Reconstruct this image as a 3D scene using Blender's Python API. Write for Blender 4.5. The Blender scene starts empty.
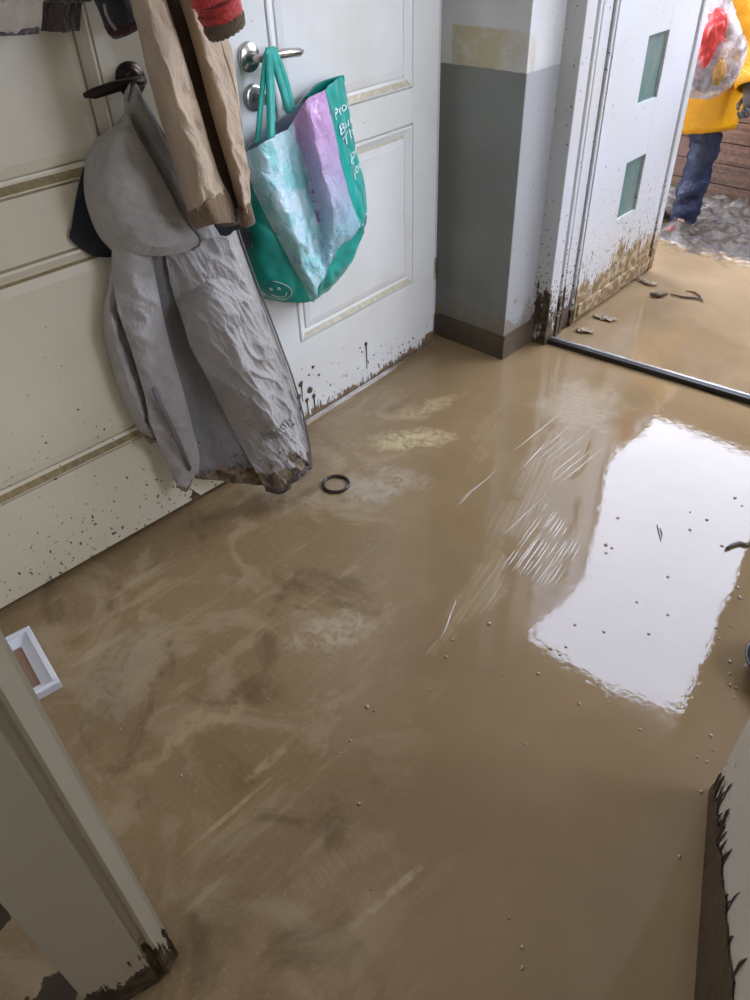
import bpy, bmesh, math, random
from mathutils import Vector, Matrix, noise

random.seed(7)
S = bpy.context.scene
COL = S.collection

# ------------------------------------------------------------------ camera
F_PX, CAM_H, YAW = 740.0, 1.45, math.radians(46.4)
_d = Vector(((412 - 375) / F_PX, (1380 - 500) / F_PX, 1.0)).normalized()
_up = -_d
_fh = (Vector((0, 0, 1)) - _up * _up.z).normalized()
_r = _d.cross(_fh)
_c, _s = math.cos(YAW), math.sin(YAW)
AX = _r * _c - _fh * _s
AY = _r * _s + _fh * _c
AZ = _up
def cam2w(v): return Vector((AX.dot(v), AY.dot(v), AZ.dot(v)))
CAM = Vector((0, 0, CAM_H))
cd = bpy.data.cameras.new('camera')
cd.sensor_fit = 'VERTICAL'; cd.sensor_height = 36; cd.sensor_width = 27
cd.lens = F_PX / 1000 * 36; cd.clip_start = 0.02
cam = bpy.data.objects.new('camera', cd); COL.objects.link(cam)
R_, U_, B_ = cam2w(Vector((1, 0, 0))), cam2w(Vector((0, -1, 0))), cam2w(Vector((0, 0, -1)))
cam.matrix_world = Matrix(((R_.x, U_.x, B_.x, 0), (R_.y, U_.y, B_.y, 0), (R_.z, U_.z, B_.z, CAM_H), (0, 0, 0, 1)))
S.camera = cam

# ------------------------------------------------------------------ world, portals, exposure
SKY = 4.2
w = bpy.data.worlds.new('overcast_sky'); S.world = w; w.use_nodes = True
nt = w.node_tree; nt.nodes.clear()
o_ = nt.nodes.new('ShaderNodeOutputWorld'); b_ = nt.nodes.new('ShaderNodeBackground')
tc = nt.nodes.new('ShaderNodeTexCoord'); nz = nt.nodes.new('ShaderNodeTexNoise'); rp = nt.nodes.new('ShaderNodeValToRGB')
nz.inputs['Scale'].default_value = 1.6; nz.inputs['Detail'].default_value = 4
rp.color_ramp.elements[0].position = .3; rp.color_ramp.elements[0].color = (.66, .74, .99, 1)
rp.color_ramp.elements[1].position = .7; rp.color_ramp.elements[1].color = (.76, .83, 1.0, 1)
nt.links.new(tc.outputs['Generated'], nz.inputs['Vector']); nt.links.new(nz.outputs['Fac'], rp.inputs['Fac'])
nt.links.new(rp.outputs['Color'], b_.inputs['Color']); b_.inputs['Strength'].default_value = SKY
nt.links.new(b_.outputs['Background'], o_.inputs['Surface'])

def portal(name, loc, rot, sx, sy):
    l = bpy.data.lights.new(name, 'AREA'); l.shape = 'RECTANGLE'; l.size = sx; l.size_y = sy
    l.cycles.is_portal = True
    o = bpy.data.objects.new(name, l); COL.objects.link(o); o.location = loc; o.rotation_euler = rot
portal('sky_portal_entrance', (-.95, 2.62, 1.0), (math.radians(-90), 0, 0), .98, 2.0)
portal('sky_portal_added_window', (.94, 1.95, 1.45), (0, math.radians(90), 0), 1.1, .8)

portal('sky_portal_back', (-1.2, -2.46, 1.55), (math.radians(90), 0, 0), 1.0, .9)
S.view_settings.view_transform = 'Standard'; S.view_settings.look = 'None'
S.view_settings.exposure = 1.68; S.view_settings.gamma = 1.0; S.view_settings.use_curve_mapping = False
S.cycles.use_denoising = True
S.cycles.max_bounces = 10; S.cycles.diffuse_bounces = 6; S.cycles.sample_clamp_indirect = 8

# ------------------------------------------------------------------ photograph geometry helpers
def ray(px, py): return cam2w(Vector(((px - 375) / F_PX, (py - 500) / F_PX, 1.0)))
def on_floor(px, py, z=0.0):
    r = ray(px, py); return CAM + r * ((z - CAM_H) / r.z)
def on_x(px, py, x):
    r = ray(px, py); return CAM + r * (x / r.x)
def on_y(px, py, y):
    r = ray(px, py); return CAM + r * (y / r.y)
def on_line(px, py, a, b, off=0.0):
    a = Vector(a[:2]); b = Vector(b[:2]); n = Vector(((b - a).y, -(b - a).x)).normalized()   # right of a->b
    r = ray(px, py); t = ((a + n * off).dot(n)) / (r.x * n.x + r.y * n.y)
    return CAM + r * t

XA = -1.642                                  # face of the near left door
B0, B1 = Vector((-1.726, 1.315)), Vector((-1.776, 2.041))   # face of the far left door
def wa(px, py, off=0.0, zmin=None):
    p = on_x(px, py, XA + off)
    if zmin is not None and p.z < zmin:
        p = on_floor(px, py, zmin)
    return p
def wb(px, py, off=0.0): return on_line(px, py, B0, B1, off)

# ------------------------------------------------------------------ materials
def srgb(r, g, b):
    f = lambda c: (c / 255 / 12.92) if c / 255 <= .04045 else ((c / 255 + .055) / 1.055) ** 2.4
    return (f(r), f(g), f(b), 1)

class N:
    def __init__(self, name):
        self.m = bpy.data.materials.new(name); self.m.use_nodes = True
        self.t = self.m.node_tree; self.t.nodes.clear()
        self.out = self.t.nodes.new('ShaderNodeOutputMaterial'); self.p = self.t.nodes.new('ShaderNodeBsdfPrincipled')
        self.t.links.new(self.p.outputs[0], self.out.inputs['Surface'])
        self.tc = self.t.nodes.new('ShaderNodeTexCoord')
    def link(self, a, b): self.t.links.new(a, b)
    def put(self, sock, v):
        if hasattr(v, 'is_output'): self.link(v, sock)
        else: sock.default_value = v
    def set(self, **k):
        for n, v in k.items(): self.put(self.p.inputs[n.replace('_', ' ')], v)
        return self
    def obj(self): return self.tc.outputs['Object']
    def noise(self, scale, detail=3, rough=.55, vec=None, dist=0.0):
        n = self.t.nodes.new('ShaderNodeTexNoise'); n.inputs['Scale'].default_value = scale
        n.inputs['Detail'].default_value = detail; n.inputs['Roughness'].default_value = rough
        n.inputs['Distortion'].default_value = dist
        self.link(vec if vec is not None else self.obj(), n.inputs['Vector']); return n.outputs['Fac']
    def map(self, loc=(0, 0, 0), rot=(0, 0, 0), scale=(1, 1, 1), vec=None, typ='POINT'):
        n = self.t.nodes.new('ShaderNodeMapping'); n.vector_type = typ
        n.inputs['Location'].default_value = loc; n.inputs['Rotation'].default_value = rot; n.inputs['Scale'].default_value = scale
        self.link(vec if vec is not None else self.obj(), n.inputs['Vector']); return n.outputs[0]
    def math(self, op, a, b=0.0, c=None, clamp=False):
        n = self.t.nodes.new('ShaderNodeMath'); n.operation = op; n.use_clamp = clamp
        self.put(n.inputs[0], a); self.put(n.inputs[1], b)
        if c is not None: self.put(n.inputs[2], c)
        return n.outputs[0]
    def ss(self, v, lo, hi, a=0.0, b=1.0):
        n = self.t.nodes.new('ShaderNodeMapRange'); n.interpolation_type = 'SMOOTHSTEP'
        self.put(n.inputs[0], v); self.put(n.inputs[1], lo); self.put(n.inputs[2], hi); n.inputs[3].default_value = a; n.inputs[4].default_value = b
        return n.outputs[0]
    def lin(self, v, lo, hi, a=0.0, b=1.0):
        n = self.t.nodes.new('ShaderNodeMapRange'); self.put(n.inputs[0], v)
        n.inputs[1].default_value = lo; n.inputs[2].default_value = hi; n.inputs[3].default_value = a; n.inputs[4].default_value = b
        return n.outputs[0]
    def mix(self, f, a, b):
        n = self.t.nodes.new('ShaderNodeMix'); n.data_type = 'RGBA'
        self.put(n.inputs['Factor'], f); self.put(n.inputs[6], a); self.put(n.inputs[7], b); return n.outputs[2]
    def sep(self, v=None):
        n = self.t.nodes.new('ShaderNodeSeparateXYZ'); self.link(v if v is not None else self.obj(), n.inputs[0]); return n.outputs
    def bump(self, h, strength=.3, dist=.01):
        n = self.t.nodes.new('ShaderNodeBump'); n.inputs['Strength'].default_value = strength; n.inputs['Distance'].default_value = dist
        self.put(n.inputs['Height'], h); self.link(n.outputs[0], self.p.inputs['Normal']); return n
    def length(self, v):
        n = self.t.nodes.new('ShaderNodeVectorMath'); n.operation = 'LENGTH'; self.link(v, n.inputs[0]); return n.outputs['Value']

MUD_DARK = srgb(70, 55, 40); MUD = srgb(150, 128, 98); MUD_PALE = srgb(186, 165, 128)

def paint(name, col, top=.45, dense=.0, splash=.06, mud=MUD_DARK, rough=.38, grime=srgb(196, 186, 158), pale=False):
    """painted wood with mud splashes that grow denser towards the floor"""
    n = N(name); z = n.sep()[2]
    tint = n.noise(2.2, 4)
    base = n.mix(n.ss(tint, .4, .75, 0, .35), col, grime)
    n1 = n.noise(75, 2, .5); n2 = n.noise(24, 3, .6); n3 = n.noise(7, 5, .68)
    h = n.ss(z, 0.0, top)
    t1 = n.math('ADD', n.math('MULTIPLY', h, .13), .635 - dense)
    m1 = n.ss(n.math('SUBTRACT', n1, t1), 0.0, .02)
    t2 = n.math('ADD', n.math('MULTIPLY', n.ss(z, 0, top * .6), .25), .60 - dense)
    m2 = n.ss(n.math('SUBTRACT', n2, t2), 0.0, .025)
    run = n.noise(1.0, 4, .6, vec=n.map(scale=(90, 90, 6)))
    lim = n.math('ADD', n.math('MULTIPLY', n.math('SUBTRACT', n3, .5), splash * 4.2), splash)
    lim = n.math('ADD', lim, n.math('MULTIPLY', n.math('SUBTRACT', run, .5), abs(splash) * 2.6))
    m3 = n.ss(n.math('SUBTRACT', lim, z), -.004, .008)
    m = n.math('MAXIMUM', n.math('MAXIMUM', m1, m2), m3)
    mc = n.mix(n.ss(n.noise(30, 3), .4, .65), mud, MUD_PALE if pale else MUD)
    if not pale: mc = n.mix(.65, mc, mud)
    n.set(Base_Color=n.mix(m, base, mc), Roughness=n.mix(m, (rough,) * 3 + (1,), (.55, .55, .55, 1)))
    n.bump(n.math('ADD', n.math('MULTIPLY', m, .5), n.math('MULTIPLY', n.noise(180, 2), .06)), .5, .004)
    return n.m

def plain(name, col, rough=.5, metal=0.0, var=.12, scale=20, bump=.0, spec=None, bscale=120, **kw):
    n = N(name)
    f = n.ss(n.noise(scale, 4), .3, .7)
    dk = tuple(c * (1 - var) for c in col[:3]) + (1,)
    n.set(Base_Color=n.mix(f, dk, col), Roughness=rough, Metallic=metal)
    if spec is not None: n.p.inputs['Specular IOR Level'].default_value = spec
    for k, v in kw.items(): n.p.inputs[k.replace('_', ' ')].default_value = v
    if bump: n.bump(n.noise(bscale, 3), bump, .003)
    return n.m

def cloth(name, col, dirt=None, mud_z=None, rough=.85, var=.2, weave=900, sheen=.2):
    n = N(name)
    f = n.ss(n.noise(9, 5, .6), .35, .7)
    dk = tuple(c * (1 - var) for c in col[:3]) + (1,)
    base = n.mix(f, dk, col)
    if mud_z is not None:
        z = n.sep()[2]
        lim = n.math('ADD', n.math('MULTIPLY', n.math('SUBTRACT', n.noise(14, 5, .65), .5), .28), mud_z)
        m = n.ss(n.math('SUBTRACT', lim, z), -.006, .02)
        spots = n.math('MULTIPLY', n.ss(n.noise(60, 2), .70, .72), n.ss(z, mud_z, mud_z + .5, 1, 0))
        m = n.math('MAXIMUM', m, spots)
        base = n.mix(m, base, n.mix(n.ss(n.noise(40, 4), .35, .6), srgb(58, 46, 32), srgb(128, 106, 76)))
    n.set(Base_Color=base, Roughness=rough, Sheen_Weight=sheen)
    cr = n.math('ABSOLUTE', n.math('SUBTRACT', n.noise(17, 4, .6, dist=1.4), .5)); cr2 = n.math('ABSOLUTE', n.math('SUBTRACT', n.noise(38, 3, .6, dist=.8, vec=n.map(scale=(1, 1, .45))), .5))
    hb = n.math('ADD', n.math('MULTIPLY', n.noise(60, 4, .6), .35), n.math('MULTIPLY', n.noise(weave, 1), .10))
    hb = n.math('ADD', hb, n.math('ADD', n.math('MULTIPLY', n.ss(cr, 0, .12), -.55), n.math('MULTIPLY', n.ss(cr2, 0, .14), -.30)))
    n.bump(hb, .5, .006)
    return n.m

M = {}
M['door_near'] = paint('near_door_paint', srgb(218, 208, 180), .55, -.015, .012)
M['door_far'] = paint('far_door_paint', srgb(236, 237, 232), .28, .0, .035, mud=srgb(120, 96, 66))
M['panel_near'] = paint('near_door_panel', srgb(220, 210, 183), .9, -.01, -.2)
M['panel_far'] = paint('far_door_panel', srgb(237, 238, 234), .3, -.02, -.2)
M['ledge'] = plain('silt_on_ledge', srgb(218, 208, 180), .8, var=.25, scale=60, bump=.5)
M['ledge_dark'] = plain('brown_silt_on_ledge', srgb(158, 138, 96), .8, var=.35, scale=70, bump=.5)
M['entrance'] = paint('entrance_door_paint', srgb(204, 205, 206), .75, .04, .17, mud=srgb(122, 98, 66), pale=True, rough=.3)
M['frame'] = paint('entrance_frame_paint', srgb(198, 198, 197), .6, .065, .16, mud=srgb(52, 38, 25))
M['jamb'] = paint('inner_frame_paint', srgb(196, 188, 168), .35, -.03, .105, mud=srgb(44, 33, 23), rough=.25)
M['leaf'] = paint('inner_leaf_paint', srgb(214, 207, 190), .4, -.01, .03, mud=srgb(74, 58, 42))
M['white_wall'] = plain('white_plaster', srgb(214, 212, 208), .8, var=.06, scale=3, bump=.12)
M['ceiling'] = plain('ceiling_plaster', srgb(225, 222, 214), .9, var=.05, scale=3)
M['room'] = plain('room_plaster', srgb(196, 188, 172), .9, var=.08, scale=3)
M['facade'] = plain('facade_render', srgb(170, 165, 155), .9, var=.15, scale=5, bump=.2)

def pillar_mat():
    n = N('two_tone_wall_paint'); x, y, z = n.sep()
    wv = n.math('MULTIPLY', n.math('SUBTRACT', n.noise(40, 2), .5), .006)
    grey_below = n.ss(n.math('ADD', z, wv), .976, .979, 1, 0)
    white = n.mix(n.ss(n.noise(4, 4), .35, .7), srgb(198, 197, 194), srgb(216, 214, 210))
    st = n.math('MULTIPLY', n.ss(n.math('ADD', x, n.math('MULTIPLY', n.noise(22, 3), .05)), -1.765, -1.755), n.ss(n.math('ADD', x, n.math('MULTIPLY', n.noise(9, 3), .5)), -1.40, -1.15, 1, 0))
    st = n.math('MULTIPLY', st, n.math('MULTIPLY', n.ss(z, 1.085, 1.09, 1, 0), n.ss(y, 2.17, 2.18, 1, 0)))
    white = n.mix(n.math('MULTIPLY', st, n.ss(n.noise(26, 4), .25, .6, .45, .95)), white, srgb(190, 178, 142))
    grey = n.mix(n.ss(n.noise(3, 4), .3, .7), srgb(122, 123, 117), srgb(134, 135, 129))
    grey = n.mix(n.ss(y, 2.138, 2.146), grey, srgb(166, 166, 165))  # side face brightened by a lighter grey base colour
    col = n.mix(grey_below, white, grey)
    nn = n.noise(16, 6, .7)
    lim = n.math('ADD', n.math('MULTIPLY', n.math('SUBTRACT', nn, .5), .6), .15)
    m = n.ss(n.math('SUBTRACT', lim, z), -.01, .03, 0, .75)
    sp = n.math('MULTIPLY', n.ss(n.noise(70, 2), .715, .735), n.ss(z, .1, 1.3, 1, .4))
    col = n.mix(m, col, srgb(132, 118, 98))
    col = n.mix(sp, col, srgb(78, 62, 46))
    n.set(Base_Color=col, Roughness=.55); n.bump(n.noise(160, 3), .12, .003)
    return n.m
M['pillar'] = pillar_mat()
M['baseboard'] = plain('brown_skirting', srgb(96, 82, 66), .4, var=.25, scale=18, bump=.2)
M['bronze'] = plain('dark_bronze', srgb(70, 58, 50), .32, .85, var=.3, scale=30)
M['chrome'] = plain('satin_steel', srgb(196, 190, 182), .24, 1.0, var=.15, scale=25)
M['sill'] = plain('aluminium_sill', srgb(214, 212, 208), .2, .85, var=.2, scale=30, bump=.1)
M['black_rubber'] = plain('black_rubber', srgb(24, 21, 19), .4, var=.3)
M['steel'] = M['chrome']

def water_nodes(n, base, rough, bumph, bstr, bdist):
    n.set(Base_Color=base, Roughness=rough); n.p.inputs['IOR'].default_value = 1.45
    n.p.inputs['Specular IOR Level'].default_value = .5
    n.bump(bumph, bstr, bdist)

def floor_mat():
    n = N('wet_mud_film'); P = n.obj(); x, y, z = n.sep()
    warp = n.noise(1.7, 5, .62, dist=1.1)
    streak = n.noise(1.0, 5, .6, vec=n.map(scale=(16, 2.6, 1), rot=(0, 0, .12)))
    fine = n.noise(1.0, 4, .6, vec=n.map(scale=(120, 7, 1), rot=(0, 0, .14)))
    # churned, paler half by the doors against the smooth half by the entrance
    line = n.math('ADD', n.math('MULTIPLY', x, .74), n.math('MULTIPLY', y, .67))       # across the line from far door to viewer
    side = n.ss(n.math('ADD', line, n.math('MULTIPLY', n.math('SUBTRACT', warp, .5), .45)), -.22, .1, 1, 0)
    base = n.mix(n.ss(n.noise(2.4, 4), .3, .7), srgb(132, 109, 77), srgb(143, 119, 86))
    sw = n.math('MULTIPLY', n.ss(n.noise(3.2, 6, .62, dist=1.6), .50, .66), side)
    base = n.mix(n.math('MULTIPLY', sw, .6), base, srgb(168, 148, 116))
    sk = n.math('MULTIPLY', n.ss(streak, .56, .70), side)
    base = n.mix(n.math('MULTIPLY', sk, .45), base, srgb(178, 160, 124))
    dkm = n.math('MULTIPLY', n.ss(n.noise(4.1, 5, .6, dist=.8), .54, .68), side)
    base = n.mix(n.math('MULTIPLY', dkm, .6), base, srgb(96, 76, 52))
    base = n.mix(n.math('MULTIPLY', n.math('MULTIPLY', n.ss(fine, .5, .68), n.ss(n.noise(2.6, 4, .6), .45, .62)), n.math('MULTIPLY', side, .2)), base, srgb(176, 154, 116))
    gr = n.noise(70, 4, .65, dist=.6); base = n.mix(n.math('MULTIPLY', n.ss(gr, .56, .70), n.math('MULTIPLY', side, .22)), base, srgb(182, 162, 126))
    h_low = n.noise(3.0, 2, .4); h_mid = n.noise(16, 3, .5)
    height = n.math('ADD', n.math('MULTIPLY', h_low, .32), n.math('MULTIPLY', n.noise(42, 3, .55), .034))
    rough = n.math('ADD', n.math('MULTIPLY', side, .07), .012)
    height = n.math('ADD', height, n.math('MULTIPLY', n.math('MULTIPLY', n.noise(20, 6, .66, dist=.9), side), .20))
    wn = n.t.nodes.new('ShaderNodeTexNoise'); wn.inputs['Scale'].default_value = 5; wn.inputs['Detail'].default_value = 5; wn.inputs['Roughness'].default_value = .6
    n.link(P, wn.inputs['Vector'])
    wm = n.t.nodes.new('ShaderNodeVectorMath'); wm.operation = 'MULTIPLY_ADD'; n.link(wn.outputs['Color'], wm.inputs[0]); wm.inputs[1].default_value = (.22, .22, 0); wm.inputs[2].default_value = (-.11, -.11, 0)
    wa_ = n.t.nodes.new('ShaderNodeVectorMath'); wa_.operation = 'ADD'; n.link(P, wa_.inputs[0]); n.link(wm.outputs[0], wa_.inputs[1]); warped = wa_.outputs[0]
    # dragged and scraped patches: centre, half length, half width, turn, colour, strength
    for (cx, cy, hl, hw, a, colr, s, kind) in (
            (-.79, 1.08, .24, .05, .23, srgb(176, 156, 118), .75, 'comb'),
            (-.95, 1.58, .30, .085, .36, srgb(170, 156, 134), .7, 'comb'),
            (-1.09, 2.05, .19, .15, .2, srgb(170, 154, 130), .5, 'churn'),
            (-1.22, 1.70, .22, .03, .35, srgb(168, 146, 112), .4, 'comb'),
            (-1.375, 1.49, .17, .06, -.75, srgb(194, 176, 132), .8, 'none'),
            (-1.47, 1.68, .16, .05, -.2, srgb(182, 162, 122), .6, 'none'),
            (-1.29, 1.24, .16, .09, -.6, srgb(170, 156, 134), .7, 'none'),
            (-.96, .77, .15, .075, -.5, srgb(182, 166, 138), .7, 'none'),
            (-1.26, .32, .16, .11, .5, srgb(158, 142, 118), .6, 'none'),
            (-.80, .30, .18, .10, .05, srgb(150, 126, 84), .6, 'combx'),
            (-.98, .36, .20, .03, .0, srgb(172, 150, 110), .7, 'none'), (-.767, .28, .15, .008, 0, srgb(176, 154, 116), .7, 'line'), (-.80, .42, .07, .014, 0, srgb(176, 154, 116), .7, 'line'), (-.72, -.12, .10, .05, .5, srgb(40, 30, 20), .9, 'dark'), (-.92, -.14, .05, .06, .2, srgb(40, 30, 20), .9, 'dark'),
            (-.515, .36, .13, .035, -.16, srgb(174, 152, 116), .75, 'combx'),
            (-.425, .40, .09, .010, -.1, srgb(178, 158, 124), .7, 'line')):
        v = n.map(loc=(cx, cy, 0), rot=(0, 0, a), scale=(hw, hl, 1), typ='TEXTURE', vec=None if kind == 'line' else warped)
        ln = n.length(v)
        nzv = n.noise(9, 5, .65, dist=.8)
        mk = n.ss(n.math('ADD', ln, n.math('MULTIPLY', n.math('SUBTRACT', nzv, .5), 1.5)), .45, 1.1, 1, 0)
        if kind.startswith('comb'):
            wv = n.noise(1.0, 4, .65, vec=n.map(loc=(cx, cy, 0), rot=(0, 0, a + (1.57 if kind == 'combx' else 0)), scale=(.009, .40, 1), typ='TEXTURE'))
            base = n.mix(n.math('MULTIPLY', n.math('MULTIPLY', mk, s * .55), n.ss(wv, .35, .62)), base, colr)
            height = n.math('ADD', height, n.math('MULTIPLY', n.math('MULTIPLY', mk, wv), .13))
        elif kind == 'churn':
            base = n.mix(n.math('MULTIPLY', mk, n.ss(n.noise(60, 4), .3, .6, .3, s)), base, colr)
            height = n.math('ADD', height, n.math('MULTIPLY', n.math('MULTIPLY', mk, n.noise(55, 4, .6)), .16))
        elif kind == 'dark':
            base = n.mix(n.math('MULTIPLY', n.ss(mk, .3, .5), s), base, colr)
        else:
            base = n.mix(n.math('MULTIPLY', n.math('MULTIPLY', mk, s), n.ss(n.noise(26, 5, .6, dist=1.2), .3, .6)), base, colr)
        rough = n.math('ADD', rough, n.math('MULTIPLY', mk, .10))
    water_nodes(n, base, rough, height, .55, .012)
    return n.m
M['floor'] = floor_mat()

def ground_mat():
    n = N('yard_mud'); z = n.sep()[2]
    wet = n.ss(n.math('ADD', z, n.math('MULTIPLY', n.math('SUBTRACT', n.noise(12, 3), .5), .012)), .004, .014, 1, 0)
    pond = n.mix(n.ss(n.noise(2.0, 5, .6, dist=1), .35, .65), srgb(136, 114, 84), srgb(150, 128, 97))
    lump = n.mix(n.ss(n.noise(30, 5, .65), .35, .65), srgb(46, 37, 29), srgb(98, 84, 67))
    n.set(Base_Color=n.mix(wet, lump, pond), Roughness=n.mix(wet, (.42, .42, .42, 1), (.06, .06, .06, 1)))
    n.p.inputs['IOR'].default_value = 1.62
    h = n.math('ADD', n.math('MULTIPLY', n.noise(4, 2), .25), n.math('MULTIPLY', n.math('MULTIPLY', n.math('SUBTRACT', 1.0, wet), n.noise(60, 5, .65)), 1.0))
    n.bump(h, .5, .02)
    return n.m
M['ground'] = ground_mat()

def wood_mat():
    n = N('wet_dark_boards')
    g = n.noise(1.0, 5, .6, vec=n.map(scale=(3, 30, 60)))
    c = n.mix(n.ss(g, .3, .7), srgb(74, 50, 38), srgb(124, 88, 66))
    z = n.sep()[2]
    sp = n.math('MULTIPLY', n.ss(n.noise(70, 3), .52, .60), n.ss(z, .15, .7, 1, .15))
    c = n.mix(n.ss(z, .05, .4, .5, .0), c, srgb(84, 68, 54))
    n.set(Base_Color=n.mix(n.math('MULTIPLY', sp, .35), c, srgb(138, 114, 90)), Roughness=.5)
    n.bump(g, .4, .006)
    return n.m
M['wood'] = wood_mat()

# ------------------------------------------------------------------ object helpers
def tag(o, label=None, cat=None, group=None, kind=None):
    if label: o['label'] = label
    if cat: o['category'] = cat
    if group: o['group'] = group
    if kind: o['kind'] = kind
    return o
def adopt(o, parent):
    if parent is not None:
        bpy.context.view_layer.update()
        o.parent = parent; o.matrix_parent_inverse = parent.matrix_world.inverted()
def empty(name, loc, label, cat, group=None, kind=None):
    e = bpy.data.objects.new(name, None); COL.objects.link(e); e.location = loc; e.empty_display_size = .05
    bpy.context.view_layer.update()
    return tag(e, label, cat, group, kind)
def build(name, bm, mat, parent=None, smooth=False, label=None):
    bmesh.ops.recalc_face_normals(bm, faces=bm.faces[:])
    me = bpy.data.meshes.new(name); bm.to_mesh(me); bm.free()
    for p in me.polygons: p.use_smooth = smooth
    me.materials.append(M[mat] if isinstance(mat, str) else mat)
    o = bpy.data.objects.new(name, me); COL.objects.link(o); adopt(o, parent)
    if label: o['label'] = label
    return o
def box(bm, x0, x1, y0, y1, z0, z1, bevel=0.0, m=None):
    vs = [bm.verts.new((x, y, z)) for x in (x0, x1) for y in (y0, y1) for z in (z0, z1)]
    fs = [bm.faces.new([vs[i] for i in f]) for f in ((0, 1, 3, 2), (4, 6, 7, 5), (0, 4, 5, 1), (2, 3, 7, 6), (0, 2, 6, 4), (1, 5, 7, 3))]
    if bevel:
        es = {e for f in fs for e in f.edges}
        r = bmesh.ops.bevel(bm, geom=list(es), offset=bevel, segments=2, affect='EDGES', profile=.5)
        vs = list({v for f in r['faces'] for v in f.verts} | {v for v in vs if v.is_valid})
    if m is not None:
        for v in vs: v.co = m @ v.co
    return vs
def BX(name, mat, parent, *a, bevel=0.0, m=None, smooth=False, label=None):
    bm = bmesh.new(); box(bm, *a, bevel=bevel, m=m); return build(name, bm, mat, parent, smooth, label)
def prism(bm, pts, z0, z1):
    lo = [bm.verts.new((p[0], p[1], z0)) for p in pts]; hi = [bm.verts.new((p[0], p[1], z1)) for p in pts]
    n = len(pts)
    bm.faces.new(lo); bm.faces.new(hi)
    for i in range(n): bm.faces.new((lo[i], lo[(i + 1) % n], hi[(i + 1) % n], hi[i]))
def frame_at(a, b):
    """matrix: local x along a->b, local z up, local y towards the right of a->b negated"""
    a = Vector(a); b = Vector(b); d = (b - a).normalized()
    return Matrix(((d.x, -d.y, 0, a.x), (d.y, d.x, 0, a.y), (0, 0, 1, 0), (0, 0, 0, 1)))
def tube(bm, pts, rad, seg=10, caps=True, flat=1.0, up=Vector((0, 0, 1))):
    pts = [Vector(p) for p in pts]; n = len(pts)
    if not hasattr(rad, '__len__'): rad = [rad] * n
    rings = []
    for i, p in enumerate(pts):
        t = (pts[min(i + 1, n - 1)] - pts[max(i - 1, 0)]).normalized()
        u = up if abs(t.dot(up)) < .95 else Vector((1, 0, 0))
        s = t.cross(u).normalized(); q = s.cross(t).normalized()
        rings.append([bm.verts.new(p + s * math.cos(k * 2 * math.pi / seg) * rad[i] + q * math.sin(k * 2 * math.pi / seg) * rad[i] * flat) for k in range(seg)])
    for a, b in zip(rings, rings[1:]):
        for k in range(seg): bm.faces.new((a[k], a[(k + 1) % seg], b[(k + 1) % seg], b[k]))
    if caps: bm.faces.new(rings[0][::-1]); bm.faces.new(rings[-1])
    return rings
def lathe(bm, prof, centre, axis, seg=28):
    """prof: (radius, height along axis)"""
    axis = Vector(axis).normalized(); u = Vector((0, 0, 1)) if abs(axis.z) < .9 else Vector((1, 0, 0))
    s = axis.cross(u).normalized(); q = axis.cross(s)
    rings = [[bm.verts.new(Vector(centre) + axis * h + (s * math.cos(k * 2 * math.pi / seg) + q * math.sin(k * 2 * math.pi / seg)) * max(r, 1e-4)) for k in range(seg)] for r, h in prof]
    for a, b in zip(rings, rings[1:]):
        for k in range(seg): bm.faces.new((a[k], a[(k + 1) % seg], b[(k + 1) % seg], b[k]))
    bm.faces.new(rings[0][::-1]); bm.faces.new(rings[-1])
def spline(P, t):
    n = len(P) - 1; f = min(max(t, 0), 1) * n; i = min(int(f), n - 1); u = f - i
    p0, p1, p2, p3 = P[max(i - 1, 0)], P[i], P[i + 1], P[min(i + 2, n)]
    return (p1 * 2 + (p2 - p0) * u + (p0 * 2 - p1 * 5 + p2 * 4 - p3) * u * u + (p1 * 3 - p0 - p2 * 3 + p3) * u ** 3) * .5
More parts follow.
